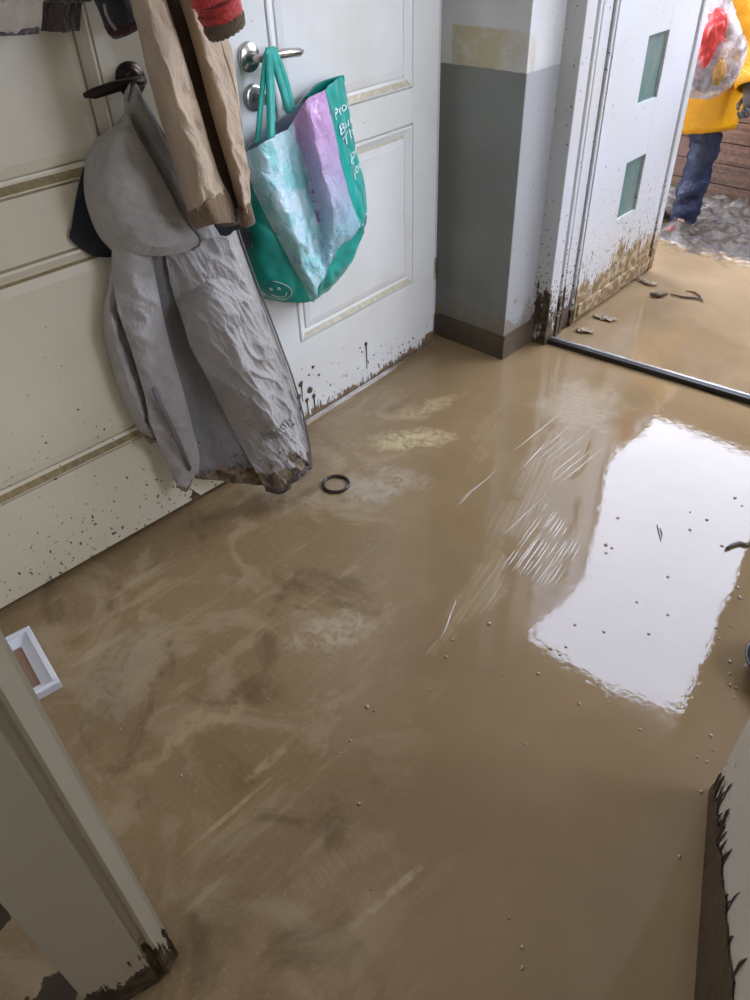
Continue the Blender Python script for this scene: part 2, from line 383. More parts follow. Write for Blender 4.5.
class Sheet:
    """a draped sheet: rows of points, smooth in both directions, with folds pushed out along nrm"""
    def __init__(self, rows, folds=0.0, ffreq=14.0, wr=0.0, wfreq=22.0, seed=0.0, nrm=(1, 0, .0), slant=0.0, crease=0.0, cdir=(.25, -1), cf=(34, 7)):
        self.rows = rows; self.folds = folds; self.ff = ffreq; self.wr = wr; self.wf = wfreq; self.seed = seed; self.nrm = Vector(nrm); self.slant = slant; self.crease = crease; self.cd = Vector(cdir).normalized(); self.cf = cf
    def base(self, u, v): return spline([spline(r, u) for r in self.rows], v)
    def at(self, u, v):
        p = self.base(u, v)
        e = min(1.0, 6 * min(u, 1 - u) + .15)
        d = 0
        if self.folds: d += self.folds * e * noise.noise(Vector((p.y * self.ff + p.z * self.slant, p.z * 1.6, self.seed)))
        if self.wr:
            q = Vector((p.x, p.y + p.z * .3, p.z * .8)) * self.wf
            d += self.wr * e * (abs(noise.noise(q + Vector((self.seed, 3, 1)))) * 2 - .5 + .5 * noise.noise(q * 2.3))
        if self.crease:
            al = p.y * self.cd.x + p.z * self.cd.y; ac = p.y * self.cd.y - p.z * self.cd.x
            wob = .015 * noise.noise(Vector((p.y * 9, p.z * 9, self.seed + 4)))
            for k, (g, a) in enumerate(((1, 1.0), (2.1, .5))):
                r = 1 - abs(noise.noise(Vector(((ac + wob) * self.cf[0] * g * .5, al * self.cf[1] * g * .5, self.seed + k * 7)))) * 2.2
                m = .35 + .65 * max(0, min(1, .5 + 1.6 * noise.noise(Vector((p.y * 7, p.z * 7, self.seed + 20 + k)))))
                d += self.crease * a * m * e * (max(r, 0) ** 2 - .3)
        return p + self.nrm * d
    def mesh(self, name, mat, parent, nu=36, nv=60, thick=.005, label=None, du=(0, 1), dv=(0, 1)):
        bm = bmesh.new()
        g = [[bm.verts.new(self.at(du[0] + (du[1] - du[0]) * i / nu, dv[0] + (dv[1] - dv[0]) * j / nv)) for i in range(nu + 1)] for j in range(nv + 1)]
        uvl = bm.loops.layers.uv.new('UVMap')
        for j in range(nv):
            for i in range(nu):
                f = bm.faces.new((g[j][i], g[j][i + 1], g[j + 1][i + 1], g[j + 1][i]))
                for l, (a, b) in zip(f.loops, ((i, j), (i + 1, j), (i + 1, j + 1), (i, j + 1))):
                    l[uvl].uv = (a / nu, 1 - b / nv)
        bmesh.ops.recalc_face_normals(bm, faces=bm.faces[:])
        c = sum((f.normal for f in bm.faces), Vector())
        if c.dot(self.nrm) < 0: bmesh.ops.reverse_faces(bm, faces=bm.faces[:])
        me = bpy.data.meshes.new(name); bm.to_mesh(me); bm.free()
        for p in me.polygons: p.use_smooth = True
        me.materials.append(M[mat] if isinstance(mat, str) else mat)
        o = bpy.data.objects.new(name, me); COL.objects.link(o); adopt(o, parent)
        md = o.modifiers.new('thickness', 'SOLIDIFY'); md.thickness = thick; md.offset = -1
        if label: o['label'] = label
        return o

# ------------------------------------------------------------------ the room
bm = bmesh.new(); NX, NY = 40, 60
box(bm, -2.1, 1.1, -2.6, 2.42, -.06, 0)
fl = build('floor', bm, 'floor'); tag(fl, 'brown flood mud and thin water film covering the hallway floor', 'floor', kind='structure')

def struct(name, bm, mat, label, cat, parent=None, smooth=False):
    return tag(build(name, bm, mat, parent, smooth), label, cat, kind='structure')

bm = bmesh.new()
prism(bm, [(-1.705, -.1), (-1.705, 1.14), (-1.762, 1.14), (-1.83, 2.125), (-2.0, 2.125), (-2.0, -.1)], 0, 2.45)
struct('wall_left', bm, 'white_wall', 'white wall holding the two panelled doors on the left', 'wall')
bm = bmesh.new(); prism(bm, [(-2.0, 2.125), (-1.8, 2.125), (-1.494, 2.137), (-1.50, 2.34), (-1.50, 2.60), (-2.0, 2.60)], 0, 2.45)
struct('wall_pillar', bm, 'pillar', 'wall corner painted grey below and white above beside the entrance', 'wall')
bm = bmesh.new()
prism(bm, [(-.425, 2.40), (1.1, 2.55), (1.1, 2.75), (-.425, 2.62)], 0, 2.45)
struct('wall_far', bm, 'white_wall', 'white wall on the right side of the entrance opening', 'wall')
bm = bmesh.new(); box(bm, -1.50, -.425, 2.36, 2.62, 2.08, 2.45)
struct('wall_lintel', bm, 'white_wall', 'white lintel above the entrance opening', 'wall')
bm = bmesh.new(); box(bm, .95, 1.1, -2.6, 1.55, 0, 2.45); box(bm, .95, 1.1, 2.35, 2.55, 0, 2.45); box(bm, .95, 1.1, 1.55, 2.35, 0, .9); box(bm, .95, 1.1, 1.55, 2.35, 2.0, 2.45)
struct('wall_right', bm, 'white_wall', 'plain white wall with an opening added for light on the right of the hallway', 'wall')
bm = bmesh.new(); box(bm, -2.1, 1.1, -2.6, 2.62, 2.45, 2.55)
struct('ceiling', bm, 'ceiling', 'plain white ceiling over the hallway', 'ceiling')
bm = bmesh.new(); box(bm, -2.0, -.66, -.07, .045, 0, 2.45); box(bm, .37, .95, -.07, .045, 0, 2.45); box(bm, -.66, .37, -.07, .045, 2.08, 2.45)
struct('wall_near', bm, 'white_wall', 'white partition wall with the inner doorway at the camera', 'wall')
bm = bmesh.new(); box(bm, -2.1, -1.95, -2.6, -.1, 0, 2.45)
struct('wall_room_side', bm, 'room', 'plain side wall of the room behind the doorway', 'wall')
bm = bmesh.new()
box(bm, -2.1, -1.7, -2.6, -2.45, 0, 2.45); box(bm, -.7, 1.1, -2.6, -2.45, 0, 2.45); box(bm, -1.7, -.7, -2.6, -2.45, 0, 1.1); box(bm, -1.7, -.7, -2.6, -2.45, 2.0, 2.45)
struct('wall_room_back', bm, 'room', 'plain back wall of the room with an unseen opening added for fill light', 'wall')  # opening added behind the camera to let in fill light

wn = empty('window_added_1', (1.02, 1.95, .9), 'unseen white window frame added for light in the right hallway wall', 'window', kind='structure')  # added out of view to bring more daylight into the hall
for a in ((.99, 1.05, 1.55, 1.59, .9, 2.0), (.99, 1.05, 2.31, 2.35, .9, 2.0), (.99, 1.05, 1.59, 2.31, .9, .94), (.99, 1.05, 1.59, 2.31, 1.96, 2.0), (.995, 1.045, 1.935, 1.965, .94, 1.96)):
    BX('added_window_frame', 'ceiling', wn, *a, bevel=.004)
# skirting round the pillar
def skirt(name, a, b, label):
    bm = bmesh.new(); m = frame_at(a, b); L = (Vector(b) - Vector(a)).length
    box(bm, 0, L, -.012, .0, 0, .082, m=m); box(bm, 0, L, -.008, .0, .082, .092, m=m)
    struct(name, bm, 'baseboard', label, 'baseboard')
skirt('baseboard_front', (-1.81, 2.124), (-1.482, 2.137), 'brown skirting board along the front of the grey pillar')
skirt('baseboard_side', (-1.494, 2.126), (-1.4995, 2.325), 'brown skirting board along the short side of the pillar')

# ------------------------------------------------------------------ panelled doors
def panel_door(name, a, b, z0, z1, paint_m, panel_m, panels, label, thick=.045, silt='ledge'):
    """leaf whose visible face runs from a to b (x along it); panels: (x0,x1,z0,z1)"""
    L = (Vector(b) - Vector(a)).length; m = frame_at(a, b)
    root = empty(name, (a[0], a[1], z0), label, 'door', kind='structure')
    # local y positive is away from the hall
    bm = bmesh.new(); box(bm, 0, L, .014, thick, z0, z1, m=m)
    build('core', bm, paint_m, root)
    xs = [p[0] for p in panels] + [p[1] for p in panels]; xl, xr = min(xs), max(xs)
    BX('stile', paint_m, root, 0, xl, 0, .016, z0, z1, m=m)
    BX('stile', paint_m, root, xr, L, 0, .016, z0, z1, m=m)
    ps = sorted(panels, key=lambda p: p[2]); zz = z0
    for p in ps + [(0, 0, z1, z1)]:
        BX('rail', paint_m, root, xl, xr, 0.0003, .016, zz, p[2], m=m); zz = p[3]
    for (x0, x1, p0, p1) in panels:
        bm = bmesh.new()
        lo = [((x0, p0), (x1, p0), (x1, p1), (x0, p1)), None]
        def loop(d, y): return [bm.verts.new(m @ Vector(v)) for v in ((x0 + d, y, p0 + d), (x1 - d, y, p0 + d), (x1 - d, y, p1 - d), (x0 + d, y, p1 - d))]
        loops = [loop(.0, .001), loop(.0025, .012), loop(.0045, .012), loop(.006, -.002), loop(.012, -.003), loop(.030, .007), loop(.034, .008), loop(.0355, .0138), loop(.0385, .0138), loop(.040, .006), loop(.060, .0025)]
        for A, B in zip(loops, loops[1:]):
            for k in range(4): bm.faces.new((A[k], A[(k + 1) % 4], B[(k + 1) % 4], B[k]))
        bm.faces.new(loops[-1])
        pn = build('panel', bm, panel_m, root)
        bm = bmesh.new(); q = ((x0 + .014, -.0042, p0 + .011), (x1 - .014, -.0042, p0 + .011), (x1 - .026, .0048, p0 + .026), (x0 + .026, .0048, p0 + .026))
        a_ = [bm.verts.new(m @ Vector(v)) for v in q]; c_ = [bm.verts.new(m @ (Vector(v) + Vector((0, .0035, -.0025)))) for v in q]
        bm.faces.new(a_); bm.faces.new(c_[::-1])
        for k in range(4): bm.faces.new((a_[k], a_[(k + 1) % 4], c_[(k + 1) % 4], c_[k]))
        build('silt_ledge', bm, silt, pn, label='silt dried along the lower moulding')
    return root, m, L
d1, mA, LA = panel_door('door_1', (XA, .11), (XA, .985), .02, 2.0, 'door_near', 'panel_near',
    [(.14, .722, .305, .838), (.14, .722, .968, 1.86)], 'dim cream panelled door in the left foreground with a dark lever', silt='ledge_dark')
dirB = (B1 - B0).normalized(); b_a = B0 - dirB * .125; b_b = B1 + dirB * .012
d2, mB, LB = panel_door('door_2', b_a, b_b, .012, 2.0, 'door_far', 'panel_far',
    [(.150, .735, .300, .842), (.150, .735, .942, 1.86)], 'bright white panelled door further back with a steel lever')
# pale upper ledge silt under the mid rail of each lower panel
BX('silt_ledge', 'ledge', d2, .40, .70, .0075, .0115, .800, .818, m=mB)
BX('silt_ledge', 'ledge_dark', d1, .2, .72, .0075, .0115, .788, .822, m=mA)
BX('door_sill', 'sill', d2, -.02, LB + .01, -.004, .045, 0, .010, m=mB, label='thin pale strip under the door')
BX('hinge', 'chrome', d2, LB - .004, LB + .012, -.008, .010, .27, .35, m=mB, bevel=.003)
BX('hinge', 'chrome', d2, LB - .004, LB + .012, -.008, .010, 1.6, 1.68, m=mB, bevel=.003)

# mud spots with runs on the far door
bm = bmesh.new()
def blot(px, py, r, run=0.0):
    c = wb(px, py, .001); nrm = Vector((dirB.y, -dirB.x, 0)); d3 = Vector((dirB.x, dirB.y, 0))
    k = 11; ring = []
    for i in range(k):
        a = i * 2 * math.pi / k; rr = r * random.uniform(.8, 1.2)
        ring.append(bm.verts.new(c + d3 * math.cos(a) * rr + Vector((0, 0, 1)) * math.sin(a) * rr))
    t = bm.verts.new(c + nrm * .002)
    for i in range(k): bm.faces.new((ring[i], ring[(i + 1) % k], t))
    if run:
        tube(bm, [c + nrm * .001, c + nrm * .001 - Vector((0, 0, run * .6)), c - Vector((0, 0, run))], [.0022, .0015, .001], 5)
for (px, py, r, run) in ((289, 377, .008, .03), (301, 384, .011, .07), (313, 367, .007, 0), (310, 390, .013, .0), (299, 397, .011, .06), (314, 396, .009, .06), (307, 400, .008, .05),
                         (309, 375, .005, 0), (319, 375, .005, 0), (366, 344, .009, .10), (362, 352, .004, 0), (360, 348, .004, 0), (291, 392, .008, 0), (296, 402, .006, 0), (374, 355, .004, 0), (291, 384, .005, .02)):
    blot(px, py, r, run)
o = build('mud_splash', bm, plain('wet_mud_spots', srgb(98, 76, 52), .35, var=.5, scale=150), d2, True); o['kind'] = 'stuff'

def lever(root, m, x, z, direction, mat, droop=0.0, length=.125):
    bm = bmesh.new(); n = m.to_3x3() @ Vector((0, -1, 0)); c = m @ Vector((x, 0, z))
    lathe(bm, [(.034, -.002), (.034, .006), (.031, .010), (.024, .0095), (.021, .012), (.014, .013)], c, n)
    rose = build('rosette', bm, mat, root, True)
    bm = bmesh.new(); k = direction
    pts = [(x, -.008, z), (x, -.03, z), (x, -.048, z + .001), (x + k * .012, -.057, z + .003), (x + k * .04, -.058, z + .004), (x + k * .075, -.056, z + .002), (x + k * (length - .02), -.052, z - .003 - droop), (x + k * length, -.046, z - .004 - droop)]
    tube(bm, [m @ Vector(p) for p in pts], [.0115, .0115, .0115, .012, .012, .013, .012, .005], 12, flat=.85)
    build('lever', bm, mat, root, True)
    bm = bmesh.new(); c2 = m @ Vector((x, 0, z - .09))
    lathe(bm, [(.032, -.002), (.032, .006), (.029, .010), (.022, .0095), (.012, .012), (.004, .011)], c2, n)
    kr = build('key_rosette', bm, mat, root, True)
    return c2, n, kr
yA = .11
lever(d1, mA, wa(130, 79).y - yA, wa(130, 79).z, -1, 'bronze', length=.135)
hb = wb(248, 57); xB = (Vector((hb.x, hb.y)) - b_a).dot(dirB)
c2, nB, kr = lever(d2, mB, xB, hb.z, 1, 'chrome', length=.145)
bm = bmesh.new(); tube(bm, [c2 + nB * .004, c2 + nB * .022], .003, 8); box(bm, -.004, .004, -.05, -.022, -.012, .012, m=mB @ Matrix.Translation((xB, 0, hb.z - .09)))
build('key', bm, 'chrome', kr)

# ------------------------------------------------------------------ entrance: frame, sill, open leaf
fr = empty('trim_1', (-1.46, 2.45, 0), 'white muddy entrance door frame with stepped ridges', 'door frame', kind='structure')
for nm, a in (('casing', (-1.53, -1.428, 2.325, 2.385)), ('seal_groove', (-1.53, -1.45, 2.385, 2.393)), ('stop_lip', (-1.53, -1.446, 2.393, 2.412)), ('stop_lip', (-1.53, -1.434, 2.412, 2.428)), ('seal_groove', (-1.53, -1.455, 2.428, 2.445)),
              ('stop_lip', (-1.53, -1.441, 2.445, 2.463)), ('stop_lip', (-1.53, -1.452, 2.463, 2.52)), ('seal_groove', (-1.53, -1.456, 2.52, 2.527)), ('hinge_rail', (-1.53, -1.444, 2.527, 2.54))):
    BX(nm, 'black_rubber' if nm == 'seal_groove' else 'frame', fr, *a, 0, 2.08, bevel=0 if nm == 'seal_groove' else .003)
BX('head', 'frame', fr, -1.5, -.425, 2.42, 2.53, 2.05, 2.12, bevel=.004)
BX('side_post', 'frame', fr, -.485, -.405, 2.42, 2.53, 0, 2.05, bevel=.004)
ta, tb = Vector((-1.436, 2.352)), Vector((-.655, 2.452)); td = (tb - ta).normalized(); tb2 = tb + td * .2
sill = empty('trim_2', (ta.x, ta.y, 0), 'low metal door sill strip across the entrance', 'door sill', kind='structure')
mT = frame_at(ta, tb2); LT = (tb2 - ta).length
BX('rubber_seal', 'black_rubber', sill, 0, LT, -.006, .014, 0, .020, m=mT, label='black rubber edge')
BX('metal_strip', 'sill', sill, 0, LT, .014, .028, 0, .023, bevel=.003, m=mT)
BX('sill_base', 'sill', sill, 0, LT, .028, .10, -.03, -.006, m=mT)

L0, L1 = Vector((-1.444, 2.548)), Vector((-1.482, 3.255))
d3 = empty('door_3', (L0.x, L0.y, 0), 'open white entrance door splashed with mud, small glass panes', 'door', kind='structure')
mL = frame_at(L0, L1); LL = (L1 - L0).length
cols = [0, .252, .415, LL - .055]
zs = [.012, .10, .359, .578, .779, .998, 1.19, 1.41, 1.61, 1.83, 2.04]
BX('stile', 'entrance', d3, cols[0], cols[1], 0, .055, zs[0], zs[-1], m=mL)
BX('stile', 'entrance', d3, cols[2], cols[3], 0, .055, zs[0], zs[-1], m=mL)
BX('edge_lip', 'entrance', d3, cols[3] + .008, LL, -.010, .055, zs[0], zs[-1], bevel=.004, m=mL)
BX('groove', 'frame', d3, cols[3], cols[3] + .008, .012, .055, zs[0], zs[-1], m=mL)
BX('weather_bar', 'entrance', d3, .02, cols[3], -.010, 0, .03, .085, bevel=.003, m=mL)
glass = N('frosted_pane'); glass.set(Base_Color=glass.mix(glass.ss(glass.noise(7, 3), .35, .7), srgb(96, 122, 116), srgb(122, 136, 126)), Roughness=.12)
for z in range(1, len(zs) - 1, 1):
    pass
solid = [(zs[0], zs[2]), (zs[3], zs[4]), (zs[5], zs[6]), (zs[7], zs[8]), (zs[9], zs[10])]
for a, b in solid: BX('rail', 'entrance', d3, cols[1], cols[2], 0.0003, .055, a, b, m=mL)
for a, b in ((zs[2], zs[3]), (zs[4], zs[5]), (zs[6], zs[7]), (zs[8], zs[9])):
    BX('pane', glass.m, d3, cols[1], cols[2], .012, .043, a, b, m=mL, label='small greenish frosted pane')

# ------------------------------------------------------------------ inner doorway at the viewer
bm = bmesh.new()
prism(bm, [(-.672, .066), (-.6235, .066), (-.6215, .060), (-.6105, .039), (-.6125, .034), (-.622, .030), (-.622, .022), (-.611, .018), (-.6135, .010), (-.638, -.082), (-.70, -.082), (-.70, -.072), (-.66, -.070), (-.66, .046), (-.672, .046)], 0, 2.05)
struct('trim_3', bm, 'jamb', 'grey wooden door post with muddy foot in the bottom left corner', 'door frame')
bm = bmesh.new(); prism(bm, [(.338, -.075), (.375, -.075), (.375, .055), (.338, .055)], 0, 2.05)
struct('trim_4', bm, 'jamb', 'grey wooden door post on the hinge side of the inner doorway', 'door frame')
hinge = Vector((.330, -.008)); tip = Vector((-.092, 1.004))
mD = frame_at(hinge, tip); LD = (tip - hinge).length
bm = bmesh.new(); box(bm, 0, LD, -.042, 0, .004, 2.03, bevel=.002, m=mD)
d4 = struct('door_4', bm, 'leaf', 'open inner door smeared with mud at the bottom right edge', 'door')
bm = bmesh.new()
for i in range(46):
    x = LD - abs(random.gauss(0, .16)) - .006; x = max(x, .2)
    z = .03 + (LD - x) * .42 + random.gauss(0, .03); hh = random.uniform(.01, .05)
    if z < .03: z = .03
    r = random.uniform(.0015, .005)
    tube(bm, [mD @ Vector((x, .001, z + hh)), mD @ Vector((x + .002, .002, z + hh * .4)), mD @ Vector((x + random.uniform(-.004, .004), .001, z - hh))], [.0008, r, r * .5], 5, flat=.6)
# the thick smear with its torn upper edge
n_ = 60; top = []; low = []
for i in range(n_ + 1):
    x = LD - .001 - i / n_ * .62
    zt = .028 + (LD - x) * .44 + .022 * noise.noise(Vector((x * 22, 2, 0))) + .018 * noise.noise(Vector((x * 70, 5, 0)))
    top.append(bm.verts.new(mD @ Vector((x, .0035 + .002 * noise.noise(Vector((x * 40, 0, 9))), max(zt, .02))))); low.append(bm.verts.new(mD @ Vector((x, .006, .001))))
for i in range(n_): bm.faces.new((top[i], top[i + 1], low[i + 1], low[i]))
o = build('mud_smear', bm, plain('thick_wet_mud', srgb(66, 52, 38), .3, var=.45, scale=40, bump=.6, bscale=60), d4, True); o['kind'] = 'stuff'

# ------------------------------------------------------------------ yard outside
bm = bmesh.new(); gx, gy = 260, 170; X0, X1, Y0, Y1 = -3.6, .9, 2.42, 4.9
def gh(x, y):
    edge = 3.42 + .10 * noise.noise(Vector((x * 2.2, 1, 0))) + .06 * noise.noise(Vector((x * 6, 4, 0))) - .10 * max(0, x + 1.2)
    k = min(1, max(0, (y - edge) / .35)); k = k * k * (3 - 2 * k)
    r = noise.fractal(Vector((x * 11, y * 11, 2)), .7, 2.1, 6)
    return -.004 + k * (.03 + .04 * r + .02 * noise.noise(Vector((x * 3, y * 4, 7)))) + (.05 * k * math.exp(-((x + 1.15) ** 2 / .06 + (y - 3.95) ** 2 / .05)))
g = [[bm.verts.new((X0 + (X1 - X0) * i / gx, Y0 + (Y1 - Y0) * j / gy, gh(X0 + (X1 - X0) * i / gx, Y0 + (Y1 - Y0) * j / gy))) for i in range(gx + 1)] for j in range(gy + 1)]
for j in range(gy):
    for i in range(gx): bm.faces.new((g[j][i], g[j][i + 1], g[j + 1][i + 1], g[j + 1][i]))
struct('ground_yard', bm, 'ground', 'yard outside under tan flood water with lumpy mud behind', 'ground', smooth=True)
bm = bmesh.new(); box(bm, -3.6, -2.0, 2.40, 2.60, 0, 4.6); box(bm, -2.0, 1.1, 2.42, 2.62, 2.45, 4.6)
struct('wall_facade', bm, 'facade', 'outer house wall above and beside the entrance', 'wall')
bm = bmesh.new(); 
rz = lambda x: 3.79 - .469 * (x + 1.99)
vs = [bm.verts.new((x, y, rz(x) + dz)) for x in (-3.6, 1.1) for y in (2.55, 3.62) for dz in (0, .12)]
for f in ((0, 1, 3, 2), (4, 6, 7, 5), (0, 4, 5, 1), (2, 3, 7, 6), (0, 2, 6, 4), (1, 5, 7, 3)): bm.faces.new([vs[i] for i in f])
struct('ceiling_eave_added', bm, 'facade', 'unseen sloping overhang added to block sky light high above the entrance', 'roof')  # added overhang: dims the yard and cuts the edge of the sky reflection
bm = bmesh.new(); box(bm, .9, 1.1, 2.75, 5.2, 0, 2.42)
struct('wall_yard_added', bm, 'facade', 'rendered side wall added unseen to shade the yard from the right', 'wall')  # added out of view to keep low sky light off the open door
fence = empty('board_fence', (-1.3, 4.36, 0), 'wet brown fence of wide horizontal boards across the yard', 'fence')
BX('backing', 'wood', fence, -3.5, .9, 4.372, 4.384, -.06, 1.48)
z = -.02
for i in range(14):
    hgt = .106
    BX('board', 'wood', fence, -3.5, .9, 4.35 + random.uniform(-.002, .002), 4.385, z, z + hgt - .004, bevel=.003); z += hgt
for x in (-3.0, -1.9, -.4, .7): BX('post', 'wood', fence, x - .04, x + .04, 4.385, 4.46, -.02, z)

# floating sticks, leaves and scum by the open door
stk = plain('wet_stick', srgb(96, 80, 60), .3, var=.4, scale=60)
def stick(name, pts, r, label):
    bm = bmesh.new(); P = [on_floor(a, b, r * .7) for a, b in pts]
    tube(bm, P, [r * .6] + [r] * (len(P) - 2) + [r * .5], 7); tag(build(name, bm, stk, None, True), label, 'debris', 'flood debris by the entrance')
stick('stick', [(650, 294), (658, 295), (667, 294)], .012, 'short pale stick floating in the yard water left of the curved twig')
stick('twig', [(670, 294), (684, 297), (696, 298), (703, 300)], .005, 'thin curved twig floating in the yard water')
stick('twig', [(686, 291), (694, 292), (700, 296), (703, 302)], .004, 'small hooked twig beside the longer curved one in the water')
stick('twig', [(657, 525), (659, 533), (661, 541), (662, 534), (660, 528)], .0018, 'tiny folded straw lying in the bright sky reflection')
stick('twig', [(726, 549), (733, 545), (740, 543), (747, 545), (754, 541)], .006, 'black crooked twig at the right edge of the bright reflection')
leafm = plain('leaf_paled_for_glints', srgb(176, 158, 128), .06, var=.4, scale=60, bump=.3)  # pale colour stands in for bright glints on the wet leaves
def leaf(px, py, s, a, label):
    c = on_floor(px, py, .002); bm = bmesh.new(); k = 16; g = []
    for j in range(k + 1):
        g.append([])
        for i in range(k + 1):
            u, v = i / k * 2 - 1, j / k * 2 - 1
            p = Vector((u * math.sqrt(1 - v * v / 2), v * math.sqrt(1 - u * u / 2) * .42, 0)) * s * (1 + .5 * noise.noise(Vector((u * 2.2, v * 2.2, px))))
            hgt = .012 * (1 - abs(noise.noise(Vector((u * 2.4 + px, v * 1.6, 1)))) * 2.4) * max(0, 1 - (u * u + v * v) * .45)
            p.rotate(Matrix.Rotation(a, 3, 'Z')); g[-1].append(bm.verts.new(c + p + Vector((0, 0, max(hgt, -.001)))))
    for j in range(k):
        for i in range(k): bm.faces.new((g[j][i], g[j][i + 1], g[j + 1][i + 1], g[j + 1][i]))
    o = build('wet_leaf', bm, leafm, None, True)
    md = o.modifiers.new('thickness', 'SOLIDIFY'); md.thickness = .002
    tag(o, label, 'leaf', 'wet leaves by the entrance')
leaf(585, 331, .035, .5, 'crumpled wet leaf nearest the foot of the entrance door frame')
leaf(605, 318, .045, .2, 'crumpled wet leaf floating beside the open entrance door')
leaf(640, 279, .04, -.3, 'crumpled wet leaf at the far end of the open entrance door')
leaf(651, 284, .03, .3, 'small wet leaf next to the short pale stick')

# ------------------------------------------------------------------ bubbles and mud ridges on the floor
dropm = N('water_bubble'); dropm.set(Base_Color=srgb(150, 128, 100), Roughness=.03); dropm.p.inputs['IOR'].default_value = 2.0
bm = bmesh.new(); bmesh.ops.create_icosphere(bm, subdivisions=2, radius=1.0)
bm2 = bm; me_b = bpy.data.meshes.new('bubble'); bm2.to_mesh(me_b); bm2.free(); me_b.materials.append(dropm.m)
for p in me_b.polygons: p.use_smooth = True
bub = [(446, 657, 4), (489, 624, 5), (538, 674, 4), (452, 640, 3), (579, 704, 4), (367, 707, 5), (374, 711, 3), (350, 741, 3), (338, 753, 3), (359, 804, 4), (371, 889, 3), (509, 918, 3), (522, 947, 4), (522, 968, 4),
       (679, 857, 4), (701, 792, 4), (711, 736, 4), (713, 750, 3), (697, 757, 3), (707, 762, 3), (730, 662, 4), (730, 674, 3), (730, 685, 4), (736, 688, 3), (735, 698, 3), (719, 639, 3), (716, 628, 3), (731, 626, 3), (740, 598, 5), (738, 588, 4),
       (120, 729, 3), (181, 776, 4), (190, 775, 3), (525, 744, 3), (604, 632, 3), (570, 670, 2), (486, 668, 2), (503, 675, 2), (606, 553, 3), (618, 518, 3), (690, 530, 3), (707, 520, 3), (722, 546, 3), (668, 577, 3), (637, 602, 3), (649, 634, 3), (668, 615, 3), (690, 512, 2), (735, 498, 3), (742, 506, 2), (606, 545, 4), (612, 548, 3),
       (575, 625, 3), (551, 649, 3), (560, 655, 3), (566, 647, 3), (462, 570, 2), (430, 690, 3), (474, 700, 2), (268, 700, 3), (600, 760, 2), (640, 730, 3), (350, 560, 2), (310, 640, 2), (390, 610, 2)]
for i, (px, py, r) in enumerate(bub):
    p = on_floor(px, py, 0); dist = (p - CAM).length
    o = bpy.data.objects.new('bubble', me_b); COL.objects.link(o); s = r * .5 * dist / F_PX * .95
    o.location = (p.x, p.y, s * .15); o.scale = (s, s, s * .75); adopt(o, fl)
ridge_m = plain('wet_ridge', srgb(158, 140, 112), .05, var=.2, scale=60)
bm = bmesh.new()
def ridge(p0, p1, r):
    a = on_floor(*p0); b = on_floor(*p1); k = 9; P = []
    for i in range(k):
        q = a.lerp(b, i / (k - 1)); q.x += .003 * noise.noise(Vector((q.y * 14, i * .1, p0[0]))); q.z = r * .2; P.append(q)
    sd = (b - a).cross(Vector((0, 0, 1))).normalized(); rows_ = []
    for i, q in enumerate(P):
        wd = r * 1.5 * (.15 + .85 * math.sin(math.pi * (i + .5) / k)) * (.7 + .6 * abs(noise.noise(Vector((i * .9, p0[0], p0[1])))))
        rows_.append([bm.verts.new((q.x + sd.x * t * wd, q.y + sd.y * t * wd, .0002 + .24 * wd * (1 - t * t))) for t in (-1, -.6, -.2, .2, .6, 1)])
    for A, B in zip(rows_, rows_[1:]):
        for t in range(5): bm.faces.new((A[t], A[t + 1], B[t + 1], B[t]))
for k in range(13):
    x = 504 + k * 3.9 + random.uniform(-1.2, 1.2); y = 566 + k * 2.0 + random.uniform(-3, 3); t0 = 0
    while t0 < .9:
        t1 = min(1, t0 + random.uniform(.25, .7)); ex, ey = 44 - k * 1.2, -62 + k * 1.5
        ridge((x + ex * t0, y + ey * t0), (x + ex * t1, y + ey * t1), random.uniform(.0014, .0026)); t0 = t1 + random.uniform(.02, .12)
for k in range(7):
    x, y = 528 + k * 5 + random.uniform(-2, 2), 458 + k * 4 + random.uniform(-3, 3); L_ = random.uniform(.5, 1)
    ridge((x, y), (x + 56 * L_, y - 46 * L_), random.uniform(.0012, .0022))
for p in (((503, 535), (542, 497)), ((460, 500), (497, 470)), ((512, 452), (562, 412)), ((452, 610), (456, 600)), ((440, 640), (455, 604)), ((425, 655), (438, 640)),
          ((650, 395), (664, 410)), ((458, 505), (472, 492)), ((520, 470), (548, 440))):
    ridge(*p, .0020)
o = build('mud_ridges', bm, ridge_m, fl, True); o['kind'] = 'stuff'

# rubber ring
c = on_floor(336, 484, .004); bm = bmesh.new()
R0 = .040; K = 40
pts = [c + Vector((math.cos(t * 2 * math.pi / K) * R0, math.sin(t * 2 * math.pi / K) * R0, 0)) for t in range(K)]
rings = []
for i, p in enumerate(pts):
    rad = (p - c).normalized(); rings.append([bm.verts.new(p + rad * math.cos(a * math.pi / 4) * .005 + Vector((0, 0, math.sin(a * math.pi / 4) * .006))) for a in range(8)])
for i in range(K):
    for a in range(8): bm.faces.new((rings[i][a], rings[(i + 1) % K][a], rings[(i + 1) % K][(a + 1) % 8], rings[i][(a + 1) % 8]))
tag(build('rubber_ring', bm, plain('muddy_ring', srgb(60, 48, 38), .25, var=.4), None, True), 'dark round ring lying in the mud below the grey jacket', 'ring')

